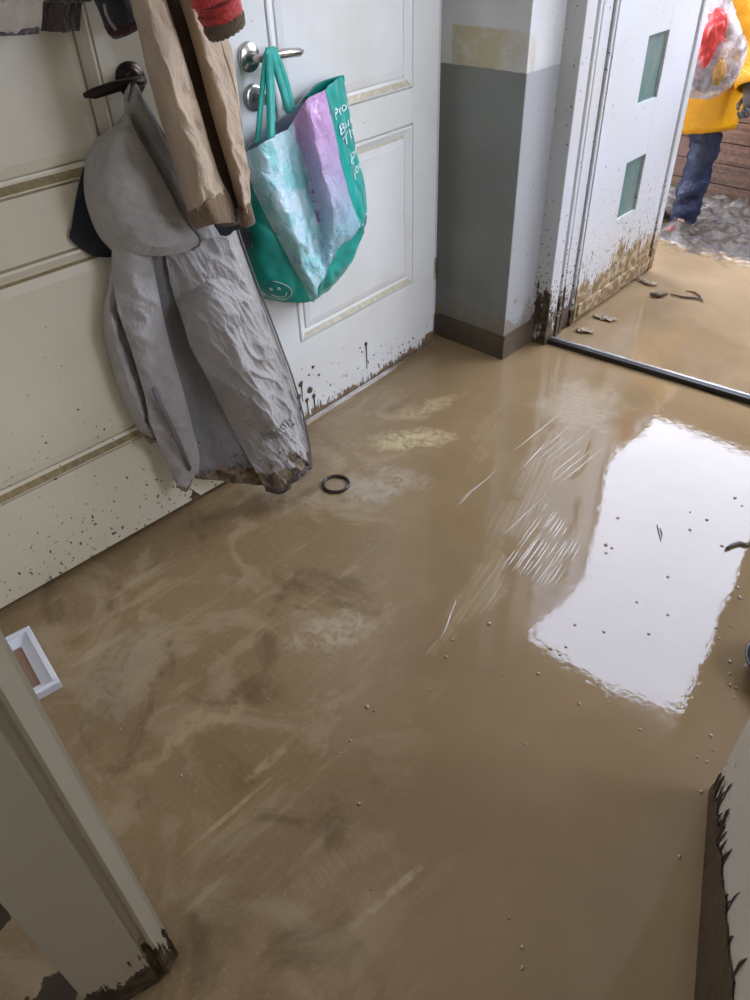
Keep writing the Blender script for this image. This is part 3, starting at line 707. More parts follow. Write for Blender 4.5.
# white frame with brown backing
wf = empty('white_tray', (-1.42, .15, 0), 'small white framed tray with brown base half hidden behind the door post', 'tray')
mW = Matrix.Translation((-1.528, .222, 0)) @ Matrix.Rotation(-.12, 4, 'Z')
white_p = plain('white_plastic', srgb(226, 228, 232), .3, var=.06)
WL, WD, WT = .222, .16, .014
def wfb(nm, mat, *a, **k): return BX(nm, mat, wf, *a, m=mW, **k)
for a in ((0, WT, -WD, 0), (WL - WT, WL, -WD, 0), (WT, WL - WT, -WT, 0), (WT, WL - WT, -WD, -WD + WT)): wfb('side_rail', white_p, *a, 0, .024, bevel=.002)
lo, li = [(WT, -WT), (WL - WT, -WT), (WL - WT, -WD + WT), (WT, -WD + WT)], [(WT + .024, -WT - .024), (WL - WT - .024, -WT - .024), (WL - WT - .024, -WD + WT + .024), (WT + .024, -WD + WT + .024)]
for k in range(4):
    bm = bmesh.new(); q = [(*lo[k], .018), (*lo[(k + 1) % 4], .018), (*li[(k + 1) % 4], .007), (*li[k], .007)]
    up_ = [bm.verts.new(mW @ Vector(p)) for p in q]; dn = [bm.verts.new(mW @ Vector((p[0], p[1], 0))) for p in q]
    bm.faces.new(up_); bm.faces.new(dn[::-1])
    for t in range(4): bm.faces.new((up_[t], up_[(t + 1) % 4], dn[(t + 1) % 4], dn[t]))
    build('sloping_lip', bm, white_p, wf)
wfb('base', plain('brown_card', srgb(150, 116, 92), .7, var=.15), WT + .024, WL - WT - .024, -WD + WT + .024, -WT - .024, .0, .005)

# dark bowl at the right edge
bm = bmesh.new()
lathe(bm, [(.045, .0), (.062, .012), (.074, .036), (.079, .048), (.083, .050), (.083, .054), (.077, .053), (.070, .040), (.055, .016), (.0, .010)], (-.112, 1.372, 0), (0, 0, 1), 36)
tag(build('bowl', bm, plain('black_glaze', srgb(26, 22, 20), .1, var=.3), None, True), 'dark glossy bowl standing in the mud at the right edge', 'bowl')

# ------------------------------------------------------------------ hook rail above (out of frame) that carries the coats
rail = empty('coat_rack', (XA + .01, .75, 1.62), 'dark over-door rack with hooks carrying the coats', 'coat rack')
BX('rail', 'bronze', rail, XA, XA + .012, .30, .98, 1.62, 1.66, bevel=.003)
for y in (.38, .55, .72, .84, .95):
    bm = bmesh.new(); tube(bm, [(XA + .008, y, 1.64), (XA + .04, y, 1.63), (XA + .055, y, 1.645), (XA + .055, y, 1.67)], .006, 8); build('hook', bm, 'bronze', rail, True)

# ------------------------------------------------------------------ garments
W3 = lambda x, y, z: Vector((x, y, z))
def rows(data, f=wa, **k): return [[(Vector(p[1:]) if p[0] == 'w' else f(*p, **k)) for p in r] for r in data]

M['grey_cloth'] = cloth('grey_jacket_cloth', srgb(177, 171, 164), mud_z=.135, rough=.62)
M['grey_hood'] = cloth('grey_hood_cloth', srgb(170, 164, 155), rough=.7)
M['grey_lining'] = cloth('grey_lining', srgb(132, 128, 124), mud_z=.14, rough=.8)
M['zip'] = plain('grey_zip', srgb(120, 112, 110), .5, var=.3, scale=200)
M['dark_cloth'] = cloth('black_cloth', srgb(26, 27, 34), rough=.8)
M['tan'] = cloth('tan_cloth', srgb(196, 172, 142), rough=.8)
M['tan_dark'] = cloth('brown_lining', srgb(104, 80, 56), rough=.8)
M['tan_band'] = cloth('brown_band', srgb(122, 96, 64), rough=.85)
M['red'] = cloth('red_cloth', srgb(190, 42, 30), rough=.6)
M['knit'] = cloth('brown_knit', srgb(92, 74, 54), rough=.95)
M['cream_fur'] = cloth('cream_fleece', srgb(196, 180, 158), rough=.95, sheen=.6)
M['brown_fur'] = cloth('brown_fleece', srgb(74, 58, 50), rough=.95, sheen=.5)
M['black_jkt'] = cloth('black_leather', srgb(30, 28, 27), rough=.4)
M['maroon'] = cloth('maroon_knit', srgb(70, 36, 32), rough=.95)

# black cloth behind the grey jacket
s = Sheet(rows([[(84, 168, .012), (110, 165, .012), (150, 165, .012), (200, 190, .012), (226, 200, .012)],
                [(78, 195, .012), (105, 200, .012), (150, 205, .012), (205, 215, .012), (240, 222, .012)],
                [(73, 225, .012), (100, 230, .012), (150, 230, .012), (210, 232, .012), (252, 234, .012)],
                [(72, 240, .012), (100, 252, .012), (150, 245, .012), (215, 242, .012), (252, 246, .012)],
                [(94, 257, .012), (112, 257, .012), (150, 252, .012), (215, 248, .012), (244, 251, .012)]]), folds=.006, seed=4)
bc = s.mesh('black_cloth_bag', 'dark_cloth', None, 40, 30)
tag(bc, 'black cloth peeking out behind the grey jacket hood', 'cloth')

gj = empty('grey_jacket', (XA + .06, .9, .04), 'light grey hooded jacket with muddy hem hanging on the dark lever', 'jacket')
# back of the jacket, seen as lining between the open fronts
Sheet(rows([[(128, 98, .055), (134, 94, .07), (142, 96, .06)],
            [(140, 150, .05), (155, 150, .06), (172, 150, .05)],
            [(140, 240, .05), (165, 240, .055), (205, 238, .05)],
            [(150, 300, .045), (180, 300, .05), (215, 300, .06)],
            [(165, 380, .04), (200, 385, .055), (235, 385, .08)],
            [(185, 440, .04), (215, 445, .07), (250, 445, .11)],
            [(192, 478, .05), (228, 482, .09), (268, 486, .13)]]), folds=.014, ffreq=20, wr=.003, seed=1).mesh('back_lining', 'grey_lining', gj, 34, 90)
# shoulder piece right of the hood
Sheet(rows([[(128, 86, .07), (133, 83, .08), (138, 87, .07)],
            [(124, 106, .07), (135, 103, .10), (147, 110, .08)],
            [(129, 126, .07), (145, 122, .105), (159, 128, .08)],
            [(146, 160, .07), (162, 158, .105), (176, 162, .08)],
            [(160, 200, .07), (180, 198, .11), (198, 200, .08)],
            [(178, 240, .07), (202, 240, .11), (222, 238, .08)]]), folds=.012, ffreq=18, seed=8, crease=.014, cdir=(.35, -1), cf=(46, 5)).mesh('shoulder', 'grey_hood', gj, 24, 50)
# left front
Sheet(rows([[(112, 246, .05), (128, 246, .085), (150, 246, .075)],
            [(112, 275, .045), (132, 275, .09), (155, 275, .075)],
            [(118, 310, .07), (138, 312, .095), (163, 315, .075)],
            [(131, 350, .075), (147, 352, .095), (172, 352, .07)],
            [(143, 390, .075), (160, 392, .09), (183, 390, .07)],
            [(151, 425, .075), (174, 428, .09), (192, 425, .07)],
            [(163, 455, .05), (182, 458, .08), (199, 455, .07)],
            [(178, 488, .06), (188, 491, .075), (199, 472, .07)]]), folds=.010, ffreq=16, wr=.006, wfreq=13, seed=2, crease=.011, cdir=(.9, -1), cf=(40, 13)).mesh('front_panel', 'grey_cloth', gj, 34, 90)
# left sleeve
Sheet(rows([[(112, 272, .02), (114, 270, .05), (126, 272, .05)],
            [(105, 305, .01), (112, 303, .05), (128, 306, .025)],
            [(103, 330, .01), (113, 330, .055), (136, 334, .02)],
            [(110, 360, .01), (123, 362, .055), (146, 366, .02)],
            [(121, 395, .01), (135, 396, .06), (156, 398, .02)],
            [(135, 425, .01), (147, 426, .055), (162, 424, .02)],
            [(146, 437, .02), (154, 438, .05), (162, 434, .04)]]), folds=.02, ffreq=22, wr=.008, wfreq=18, seed=3, crease=.012, cdir=(1, -.6), cf=(34, 10)).mesh('sleeve', 'grey_cloth', gj, 26, 60)
bm = bmesh.new(); P = [wa(146, 434, .03), wa(151, 441, .05), wa(159, 438, .045), wa(163, 431, .04)]
tube(bm, P, .011, 8, flat=.6); build('cuff', bm, 'tan_band', gj, True, 'muddy brown cuff')
# zip tape on the left front
bm = bmesh.new(); tube(bm, [wa(153, 388, .105), wa(167, 418, .102), wa(180, 445, .095), wa(190, 470, .085)], [.006, .007, .007, .006], 6, flat=.35); build('pocket_zip', bm, 'zip', gj, True, 'dark grey zip strip')
# right front
rf = Sheet(rows([[(165, 246, .07), (195, 240, .11), (225, 235, .11), (236, 230, .07)],
            [(170, 280, .065), (205, 275, .12), (236, 272, .12), (250, 270, .08)],
            [(182, 320, .065), (218, 315, .13), (252, 312, .13), (265, 308, .09)],
            [(198, 360, .07), (232, 355, .14), (266, 350, .14), (279, 345, .11)],
            [(218, 400, .08), (250, 398, .15), (282, 392, .16), (293, 384, .13)],
            [(238, 440, .10), (266, 440, .17), (295, 435, .18), (304, 424, .16)],
            [(255, 470, .14), (280, 468, .19), (302, 460, .20), (309, 450, .18)],
            [(266, 488, .17), (280, 489, .20), (298, 474, .21), (310, 465, .20)]], zmin=.035), folds=.016, ffreq=17, wr=.006, wfreq=15, seed=5, slant=2.0, crease=.010, cdir=(.35, -1), cf=(62, 15))
rf.mesh('front_panel', 'grey_cloth', gj, 90, 200)
bm = bmesh.new(); tube(bm, [rf.at(1, i / 24) + Vector((.004, .003, 0)) for i in range(25)], .0030, 6); build('zip', bm, 'zip', gj, True, 'grey zip along the front edge')
bm = bmesh.new(); tube(bm, [rf.at(i / 20, 1) + Vector((.003, 0, -.004)) for i in range(21)], .008, 7); build('hem', bm, cloth('muddy_hem', srgb(70, 56, 44), rough=.5), gj, True, 'mud-soaked hem')
# right sleeve lying over the front
rs = Sheet(rows([[(180, 288, .068), (208, 276, .115), (243, 266, .115)],
            [(182, 312, .09), (214, 300, .165), (250, 292, .13)],
            [(190, 345, .09), (224, 335, .18), (262, 326, .14)],
            [(206, 375, .10), (240, 366, .19), (276, 358, .155)],
            [(226, 405, .11), (256, 398, .20), (287, 390, .17)],
            [(246, 424, .14), (270, 418, .21), (293, 408, .18)],
            [(266, 436, .16), (280, 431, .205), (294, 420, .185)]], zmin=.04), folds=.020, ffreq=15, wr=.008, wfreq=12, seed=6, slant=3.0, crease=.012, cdir=(.5, -1), cf=(56, 16))
rs.mesh('sleeve', 'grey_cloth', gj, 80, 140, thick=.006)
bm = bmesh.new()
for k in range(9):
    u = .15 + k * .09; a = rs.at(u, .95) + Vector((.004, 0, 0)); b = rs.at(min(u + .03, 1), 1.0) + Vector((.007, 0, -.008))
    tube(bm, [a, (a + b) / 2 + Vector((.006, 0, 0)), b], [.004, .007, .004], 6)
build('cuff', bm, 'grey_cloth', gj, True)
# hood
hd = Sheet(rows([[(122, 114, .085), (124, 112, .10), (126, 112, .105), (128, 115, .10)],
            [(115, 125, .05), (121, 122, .10), (127, 122, .12), (133, 127, .11)],
            [(97, 138, .04), (112, 137, .11), (128, 138, .135), (142, 143, .12)],
            [(86, 162, .035), (108, 162, .12), (134, 164, .145), (158, 168, .115)],
            [(84, 190, .03), (110, 192, .13), (142, 194, .155), (172, 196, .12)],
            [(90, 216, .03), (118, 220, .13), (152, 222, .155), (187, 222, .12)],
            [(99, 236, .03), (126, 240, .125), (162, 242, .15), (200, 241, .12)],
            [(111, 250, .04), (132, 255, .10), (160, 256, .12), (188, 251, .10)]]), folds=.012, ffreq=9, wr=.007, wfreq=11, seed=9, crease=.010, cdir=(1, -.35), cf=(34, 12))
hd.mesh('hood', 'grey_hood', gj, 80, 90)
bm = bmesh.new(); tube(bm, [hd.at(1, i / 20) + Vector((.002, .002, 0)) for i in range(21)], .0035, 6); build('hood_seam', bm, 'zip', gj, True)
bm = bmesh.new(); tube(bm, [wa(126, 102, .085), wa(127, 93, .085), wa(130, 86, .085), wa(134, 92, .085), wa(136, 104, .085)], .005, 8); build('hanging_loop', bm, 'grey_hood', gj, True)

# tan jacket
tj = empty('tan_jacket', (XA + .1, 1.0, .74), 'tan jacket with brown waistband hanging between the two doors', 'jacket')
Sheet(rows([[('w', -1.545, .93, 1.60), ('w', -1.505, .98, 1.60), ('w', -1.535, 1.03, 1.60)],
            [(150, 0, 0.135), (175, 0, 0.155), (202, 0, 0.145)],
            [(178, 80, 0.135), (200, 80, 0.155), (228, 80, 0.145)],
            [(200, 160, 0.135), (222, 160, 0.155), (244, 158, 0.145)],
            [(212, 222, 0.155), (228, 225, 0.165), (244, 220, 0.155)]]), folds=.008, seed=13).mesh('lining', 'tan_dark', tj, 20, 60)
tl = Sheet(rows([[('w', -1.545, .86, 1.60), ('w', -1.465, .91, 1.60), ('w', -1.495, .97, 1.60)],
            [(118, -40, 0.115), (136, -40, 0.235), (154, -40, 0.185)],
            [(130, 0, 0.125), (147, 0, 0.255), (166, 0, 0.195)],
            [(140, 40, 0.125), (158, 40, 0.265), (179, 40, 0.195)],
            [(152, 90, 0.135), (171, 90, 0.275), (194, 90, 0.195)],
            [(166, 140, 0.145), (186, 140, 0.275), (208, 138, 0.195)],
            [(178, 180, 0.155), (199, 180, 0.275), (219, 174, 0.195)],
            [(188, 213, 0.165), (205, 205, 0.265), (226, 190, 0.195)]]), folds=.014, ffreq=16, wr=.010, wfreq=14, seed=10, slant=4, crease=.012, cdir=(.5, -1), cf=(52, 14))
tl.mesh('front_panel', 'tan', tj, 36, 110)
tr = Sheet(rows([[('w', -1.505, .99, 1.60), ('w', -1.455, 1.03, 1.60), ('w', -1.515, 1.08, 1.60)],
            [(168, -40, 0.185), (180, -40, 0.225), (192, -40, 0.165)],
            [(179, 0, 0.185), (192, 0, 0.225), (204, 0, 0.165)],
            [(192, 40, 0.185), (205, 40, 0.225), (218, 40, 0.165)],
            [(205, 90, 0.185), (219, 88, 0.225), (233, 85, 0.155)],
            [(219, 140, 0.185), (231, 138, 0.225), (242, 132, 0.155)],
            [(232, 185, 0.185), (240, 182, 0.225), (249, 176, 0.155)],
            [(240, 214, 0.185), (246, 213, 0.225), (251, 208, 0.155)]]), folds=.014, ffreq=20, wr=.010, wfreq=15, seed=11, slant=4, crease=.012, cdir=(.5, -1), cf=(52, 14))
tr.mesh('sleeve', 'tan', tj, 30, 110)
Sheet(rows([[('w', -1.535, 1.04, 1.60), ('w', -1.515, 1.07, 1.60), ('w', -1.555, 1.10, 1.60)],
            [(196, 0, 0.125), (208, 0, 0.165), (222, 10, 0.125)], [(214, 50, 0.125), (224, 48, 0.165), (232, 50, 0.115)],
            [(226, 90, 0.115), (234, 86, 0.155), (238, 90, 0.105)], [(236, 130, 0.115), (240, 125, 0.145), (242, 130, 0.105)]]), folds=.012, ffreq=20, seed=15).mesh('back_panel', 'tan', tj, 20, 60)
wbnd = Sheet(rows([[(188, 212, 0.170), (206, 203, 0.270), (226, 188, 0.200)], [(191, 221, 0.170), (211, 212, 0.265), (231, 198, 0.195)], [(195, 230, 0.165), (216, 224, 0.255), (240, 222, 0.185)]]), folds=.006, seed=12)
wbnd.mesh('waistband', 'tan_band', tj, 24, 14, thick=.008, label='brown waistband')
Sheet(rows([[(226, 190, 0.175), (233, 200, 0.185), (242, 212, 0.175)], [(215, 224, 0.165), (228, 227, 0.175), (244, 222, 0.165)]]), folds=.004, seed=19).mesh('waistband_inside', 'tan_dark', tj, 12, 12)
bm = bmesh.new(); tube(bm, [wa(243, 206, 0.205), wa(246, 214, 0.210), wa(248, 223, 0.205)], [.020, .018, .019], 14, flat=.8); build('cuff', bm, 'tan_band', tj, True, 'brown cuff')

# red jacket: one sleeve in view
rj = empty('red_jacket', (XA + .1, 1.1, 1.15), 'red jacket sleeve with brown knitted cuff above the steel lever', 'jacket')
P = [Vector((-1.36, 1.12, 1.58)), wa(192, -70, .315), wa(205, -30, .315), wa(216, 0, .315), wa(220, 10, .315), wa(223, 20, .315)]
bm = bmesh.new(); Q = [spline(P, i / 40) for i in range(41)]
rg = tube(bm, Q, [.053 - .014 * (i / 40) - (.010 if i == 40 else 0) for i in range(41)], 28, flat=.8)
for r in rg:
    for v in r: v.co += Vector((1, .4, 0)) * .007 * noise.noise(v.co * 24)
build('sleeve', bm, 'red', rj, True)
bm = bmesh.new(); A0, A1 = wa(222, 17, .32), wa(228, 33, .32)
rg = tube(bm, [A0.lerp(A1, i / 8) for i in range(9)], [.036, .042, .044, .044, .043, .042, .041, .040, .036], 36, flat=.75)
for r in rg:
    for k, v in enumerate(r):
        if k % 2: v.co += (A0.lerp(A1, .5) - v.co).normalized() * .003
build('cuff', bm, 'knit', rj, True, 'brown knitted cuff')

# fleece coat top left
fc = empty('fleece_coat', (XA + .06, .5, 1.2), 'cream and brown fleece coat hanging at the top left corner', 'coat')
Sheet(rows([[('w', -1.62, .30, 1.605), ('w', -1.54, .40, 1.605), ('w', -1.60, .52, 1.605)],
            [(-60, -20, .03), (-10, -22, .12), (44, -24, .07)],
            [(-50, 5, .03), (-5, 4, .13), (43, 2, .07)], [(-48, 22, .03), (-2, 28, .13), (42, 22, .07)], [(-44, 28, .03), (0, 35, .11), (40, 33, .06)]]), folds=.008, wr=.006, wfreq=30, seed=20).mesh('sleeve', 'cream_fur', fc, 40, 50, thick=.012)
Sheet(rows([[(-40, 25, .05), (0, 32, .125), (40, 28, .075)], [(-40, 29, .05), (0, 36, .12), (40, 34, .07)]]), wr=.004, seed=26).mesh('sleeve_hem', 'brown_fur', fc, 30, 6, thick=.012, label='brown sleeve edge')
Sheet(rows([[('w', -1.63, .48, 1.605), ('w', -1.60, .58, 1.605), ('w', -1.63, .66, 1.605)],
            [(36, -20, .03), (58, -20, .07), (84, -20, .03)], [(38, 5, .03), (60, 5, .07), (82, 5, .03)], [(40, 31, .03), (62, 32, .06), (80, 31, .03)]]), folds=.010, ffreq=25, wr=.006, wfreq=30, seed=21).mesh('front_panel', 'brown_fur', fc, 30, 40, thick=.012)

# black jacket sleeve
bj = empty('black_jacket', (XA + .06, .85, 1.2), 'black jacket sleeve with maroon cuff above the dark lever', 'jacket')
P = [Vector((-1.585, .74, 1.55)), wa(90, -60, .055), wa(102, -25, .055), wa(113, 0, .055), wa(122, 22, .055)]
bm = bmesh.new(); rg = tube(bm, [spline(P, i / 30) for i in range(31)], [.044 - .008 * i / 30 for i in range(31)], 22, flat=.8)
for r in rg:
    for v in r: v.co += Vector((1, .4, 0)) * .008 * noise.noise(v.co * 20)
build('sleeve', bm, 'black_jkt', bj, True)
bm = bmesh.new(); tube(bm, [wa(121, 20, .055), wa(124, 28, .055), wa(126, 33, .055)], [.038, .036, .030], 24, flat=.7); build('cuff', bm, 'maroon', bj, True, 'maroon cuff')
bm = bmesh.new(); tube(bm, [wa(104, 4, .105), wa(106, 14, .105), wa(110, 22, .105), wa(116, 30, .105)], .003, 6); build('piping', bm, 'grey_cloth', bj, True, 'pale piping')

# ------------------------------------------------------------------ shopping bag on the steel lever
def rb(data): return [[wb(*p) for p in r] for r in data]
nb = Vector((dirB.y, -dirB.x, 0))
M['teal'] = plain('teal_woven_plastic', srgb(36, 172, 156), .34, var=.3, scale=14, bump=.35, bscale=90)
M['teal_strap'] = plain('teal_strap', srgb(24, 170, 152), .5, var=.2, scale=60, bump=.3, bscale=500)
M['bag_inside'] = plain('bag_inside', srgb(164, 176, 190), .45, var=.15, scale=20)
M['print_white'] = plain('white_print', srgb(226, 240, 236), .5, var=.05)
bp = N('iridescent_print'); uv = bp.tc.outputs['UV']; u_, v_, _w = bp.sep(uv)
cl = bp.noise(5, 6, .65, vec=uv, dist=1.0); cl2 = bp.noise(11, 5, .65, vec=uv, dist=.6)
left = bp.mix(bp.ss(cl, .38, .62), srgb(146, 212, 210), srgb(208, 232, 236))
left = bp.mix(bp.math('MULTIPLY', bp.ss(cl2, .52, .66), bp.ss(v_, .1, .6, 1, .3)), left, srgb(150, 168, 204))
right = bp.mix(bp.ss(v_, .15, .95), srgb(150, 190, 200), srgb(208, 160, 206))
right = bp.mix(bp.ss(cl, .5, .7, 0, .5), right, srgb(172, 152, 196))
colr = bp.mix(bp.ss(bp.math('ADD', u_, bp.math('MULTIPLY', bp.math('SUBTRACT', cl2, .5), .12)), .50, .58), left, right)
fold = bp.math('MULTIPLY', bp.ss(bp.math('ABSOLUTE', bp.math('SUBTRACT', u_, .55)), .015, .05, 1, 0), bp.math('MULTIPLY', bp.ss(bp.noise(14, 4, vec=uv), .52, .6), bp.ss(v_, .6, .75, 1, 0)))
colr = bp.mix(fold, colr, srgb(150, 60, 160))
bp.set(Base_Color=colr, Roughness=.22); bp.bump(bp.math('ADD', bp.math('MULTIPLY', bp.ss(bp.math('ABSOLUTE', bp.math('SUBTRACT', bp.noise(22, 4, .6, dist=1.2), .5)), 0, .1), -.7), bp.math('MULTIPLY', bp.noise(90, 3), .4)), .5, .006)

bag = empty('shopping_bag', wb(300, 300, .08), 'teal and lilac woven plastic shopping bag hanging on the steel lever', 'bag')
front = Sheet(rb([[(243, 155, .11), (265, 141, .15), (289, 126, .112), (306, 101, .15), (325, 90, .12)],
                  [(252, 186, .12), (274, 176, .17), (299, 160, .108), (316, 138, .17), (334, 128, .13)],
                  [(266, 217, .13), (287, 209, .19), (308, 195, .118), (325, 178, .18), (343, 170, .14)],
                  [(282, 247, .14), (300, 240, .20), (316, 228, .130), (333, 213, .19), (352, 202, .14)],
                  [(298, 276, .15), (308, 268, .19), (320, 255, .145), (337, 236, .18), (358, 218, .14)],
                  [(312, 300, .15), (318, 290, .17), (325, 274, .17), (339, 249, .17), (361, 226, .14)]]), wr=.010, wfreq=13, seed=31, nrm=nb, crease=.012, cdir=(.4, -1), cf=(26, 9))
front.mesh('front_face', bp.m, bag, 70, 90, thick=.002)
lg = Sheet(rb([[(242, 156, .05), (243, 156, .09), (243, 155, .11)],
               [(238, 188, .02), (246, 190, .08), (252, 186, .12)],
               [(236, 222, .02), (252, 222, .09), (266, 217, .13)],
               [(238, 255, .02), (260, 254, .10), (282, 247, .14)],
               [(246, 284, .03), (272, 284, .11), (298, 276, .15)],
               [(264, 299, .04), (288, 303, .11), (312, 301, .15)]]), wr=.014, wfreq=13, seed=32, nrm=nb)
lg.mesh('side_gusset', 'teal', bag, 30, 60, thick=.002, label='plain teal side')
rg_ = Sheet(rb([[(325, 90, .12), (334, 82, .09), (343, 76, .05)],
                [(334, 128, .13), (342, 118, .10), (349, 110, .05)],
                [(343, 170, .14), (351, 160, .10), (356, 148, .05)],
                [(352, 202, .14), (360, 194, .10), (365, 185, .05)],
                [(361, 226, .14), (365, 222, .10), (367, 212, .05)]]), wr=.008, wfreq=14, seed=33, nrm=nb)
rg_.mesh('side_gusset', 'teal', bag, 20, 60, thick=.002, label='teal side with white lettering')
Sheet(rb([[(312, 301, .15), (325, 275, .17), (339, 250, .17), (361, 226, .14)],
          [(314, 302, .13), (333, 280, .14), (351, 255, .13), (366, 224, .11)],
          [(312, 302, .05), (335, 284, .06), (354, 258, .06), (367, 215, .05)]]), wr=.008, seed=34, nrm=nb).mesh('base', 'teal', bag, 40, 20, thick=.002)
bk = Sheet(rb([[(243, 154, .05), (262, 130, .03), (290, 112, .03), (319, 83, .03), (343, 75, .05)],
               [(246, 200, .03), (280, 190, .02), (310, 160, .02), (335, 120, .02), (350, 112, .04)],
               [(252, 284, .03), (290, 280, .02), (320, 270, .02), (345, 235, .02), (366, 214, .04)]]), wr=.006, seed=35, nrm=nb)
bk.mesh('back_face', 'bag_inside', bag, 40, 40, thick=.002)
Sheet([[bk.at(u, v) + nb * .004 for u in (.62, .75, .87, 1.0)] for v in (0.0, .05, .10, .15)], nrm=nb).mesh('back_hem', 'teal', bag, 16, 6, thick=.002)
def strap(pts, wpx):
    bm = bmesh.new(); K = 24; A = [spline([wb(*p) for p in pts], i / K) for i in range(K + 1)]
    side = Vector((dirB.x, dirB.y, 0)) * (wpx / 2 / 300)
    Lr = [bm.verts.new(p - side) for p in A]; Rr = [bm.verts.new(p + side) for p in A]
    for i in range(K): bm.faces.new((Lr[i], Rr[i], Rr[i + 1], Lr[i + 1]))
    o = build('handle', bm, 'teal_strap', bag, True); md = o.modifiers.new('thickness', 'SOLIDIFY'); md.thickness = .003
hz = .074
strap([(268, 47, .056), (267, 52, hz), (264, 75, .08), (261, 105, .10), (258, 142, .13)], 5)
strap([(269, 47, .056), (269, 52, hz), (270, 75, .085), (271, 105, .11), (271, 138, .15)], 8)
strap([(271, 47, .056), (272, 52, hz), (278, 72, .08), (285, 95, .09), (290, 113, .10)], 7)
strap([(272, 47, .056), (275, 52, hz), (283, 72, .075), (289, 92, .08), (293, 109, .09)], 6)

def text_on(sheet, txt, u0, u1, v0, v1, parent):
    cu = bpy.data.curves.new('lettering', 'FONT'); cu.body = txt; cu.size = 1; cu.resolution_u = 3
    t = bpy.data.objects.new('lettering', cu); COL.objects.link(t); bpy.context.view_layer.update()
    me = bpy.data.meshes.new_from_object(t.evaluated_get(bpy.context.evaluated_depsgraph_get()))
    bpy.data.objects.remove(t)
    xs = [v.co.x for v in me.vertices]; x0, x1 = min(xs), max(xs)
    bm = bmesh.new(); bm.from_mesh(me)
    bmesh.ops.subdivide_edges(bm, edges=[e for e in bm.edges if e.calc_length() > .2], cuts=2)
    for v in bm.verts:
        a = (v.co.x - x0) / (x1 - x0); b = v.co.y
        v.co = sheet.at(u0 + (u1 - u0) * a, v1 - (v1 - v0) * b / .75) + sheet.nrm * .004
    return build('lettering', bm, 'print_white', parent, label='white lettering')
for i, (tx, v) in enumerate((('Prou', .225), ('But', .325), ('Th', .405), ('don', .515), ('you', .615))):
    text_on(rg_, tx, .22 + .05 * i, .96, v - .062, v, bag)
def draw_on(sheet, curves, r, parent, name):
    bm = bmesh.new()
    for c in curves: tube(bm, [sheet.at(u, v) + sheet.nrm * .004 for u, v in c], r, 5)
    o = build(name, bm, 'print_white', parent, True, 'white drawn smiling face')
arc = lambda cu, cv, ru, rv, a0, a1, k=18: [(cu + ru * math.cos(math.radians(a0 + (a1 - a0) * i / k)), cv + rv * math.sin(math.radians(a0 + (a1 - a0) * i / k))) for i in range(k + 1)]
draw_on(lg, [arc(.44, .86, .26, .085, -70, 200), arc(.46, .87, .15, .045, 10, 150), arc(.42, .84, .02, .01, 0, 360, 6), arc(.55, .84, .02, .01, 0, 360, 6)], .0016, bag, 'smiley_print')

# ------------------------------------------------------------------ person in the yard
PY = 3.80; px0 = -1.73
M['skin'] = plain('skin', srgb(196, 150, 128), .5, var=.1)
M['yellow'] = cloth('yellow_raincoat', srgb(228, 160, 8), rough=.35, var=.12, sheen=.0)
M['navy'] = cloth('navy_trousers', srgb(34, 44, 74), mud_z=None, rough=.4, var=.3, sheen=.0)
M['glove'] = cloth('grey_glove', srgb(84, 72, 64), rough=.7)
M['hair'] = plain('dark_hair', srgb(52, 40, 32), .6)
per = empty('person', (px0, PY, 0), 'person in yellow raincoat and navy trousers holding a clear bag', 'person')
handL = on_y(751, 104, 3.66)     # hand on the right of the picture
handR = on_y(716, -40, 3.40)     # hand that holds the clear bag
def skin(name, joints, links, mat, parent, sub=2, root=0):
    me = bpy.data.meshes.new(name); me.from_pydata([j[0] for j in joints], links, []); me.materials.append(M[mat] if isinstance(mat, str) else mat)
    o = bpy.data.objects.new(name, me); COL.objects.link(o)
    o.modifiers.new('skin', 'SKIN'); sd = o.modifiers.new('sub', 'SUBSURF'); sd.levels = sub; sd.render_levels = sub
    for i, j in enumerate(joints):
        r = j[1]; o_v = me.skin_vertices[0].data[i]; o_v.radius = r if hasattr(r, '__len__') else (r, r); o_v.use_root = i == root
    bpy.context.view_layer.update()
    m2 = bpy.data.meshes.new_from_object(o.evaluated_get(bpy.context.evaluated_depsgraph_get()))
    bpy.data.objects.remove(o)
    for p in m2.polygons: p.use_smooth = True
    o = bpy.data.objects.new(name, m2); COL.objects.link(o); adopt(o, parent); return o
X, Y = px0, PY
X2 = X - .09
shL = Vector((X2 + .16, Y - .04, 1.13)); shR = Vector((X2 - .16, Y - .04, 1.13))
elL = shL.lerp(handL, .52) + Vector((.03, .06, -.02)); elR = shR.lerp(handR, .5) + Vector((-.08, .02, -.08))
wrL = handL + (elL - handL).normalized() * .07; wrR = handR + (elR - handR).normalized() * .07
legL = on_floor(682, 226); legR = Vector((X - .13, Y + .06, 0))
kneeL = Vector((legL.x + .028, legL.y - .03, .42)); kneeR = Vector((legR.x + .01, legR.y - .04, .42))
HZ = -.215
J = [((X, Y, .82), (.12, .10)), ((X - .04, Y - .01, .98), (.11, .09)), ((X2, Y - .03, 1.11), (.12, .09)), ((X2, Y - .05, 1.19), .05), ((X2, Y - .07, 1.245), .05), ((X2, Y - .09, 1.315), (.078, .09)), ((X2, Y - .085, 1.385), (.075, .092)), ((X2, Y - .08, 1.445), (.045, .055)),
     (shL, .055), (elL, .042), (wrL, .028), (shR, .055), (elR, .042), (wrR, .028),
     ((X + .09, Y, .76), .085), (kneeL, .058), ((legL.x, legL.y, .12), .040), ((X - .09, Y, .76), .085), (kneeR, .058), ((legR.x, legR.y, .12), .040),
     ((legL.x, legL.y - .02, .05), .042), ((legL.x + .01, legL.y - .11, .02), .022), ((legR.x, legR.y - .02, .05), .042), ((legR.x, legR.y - .11, .02), .022)]
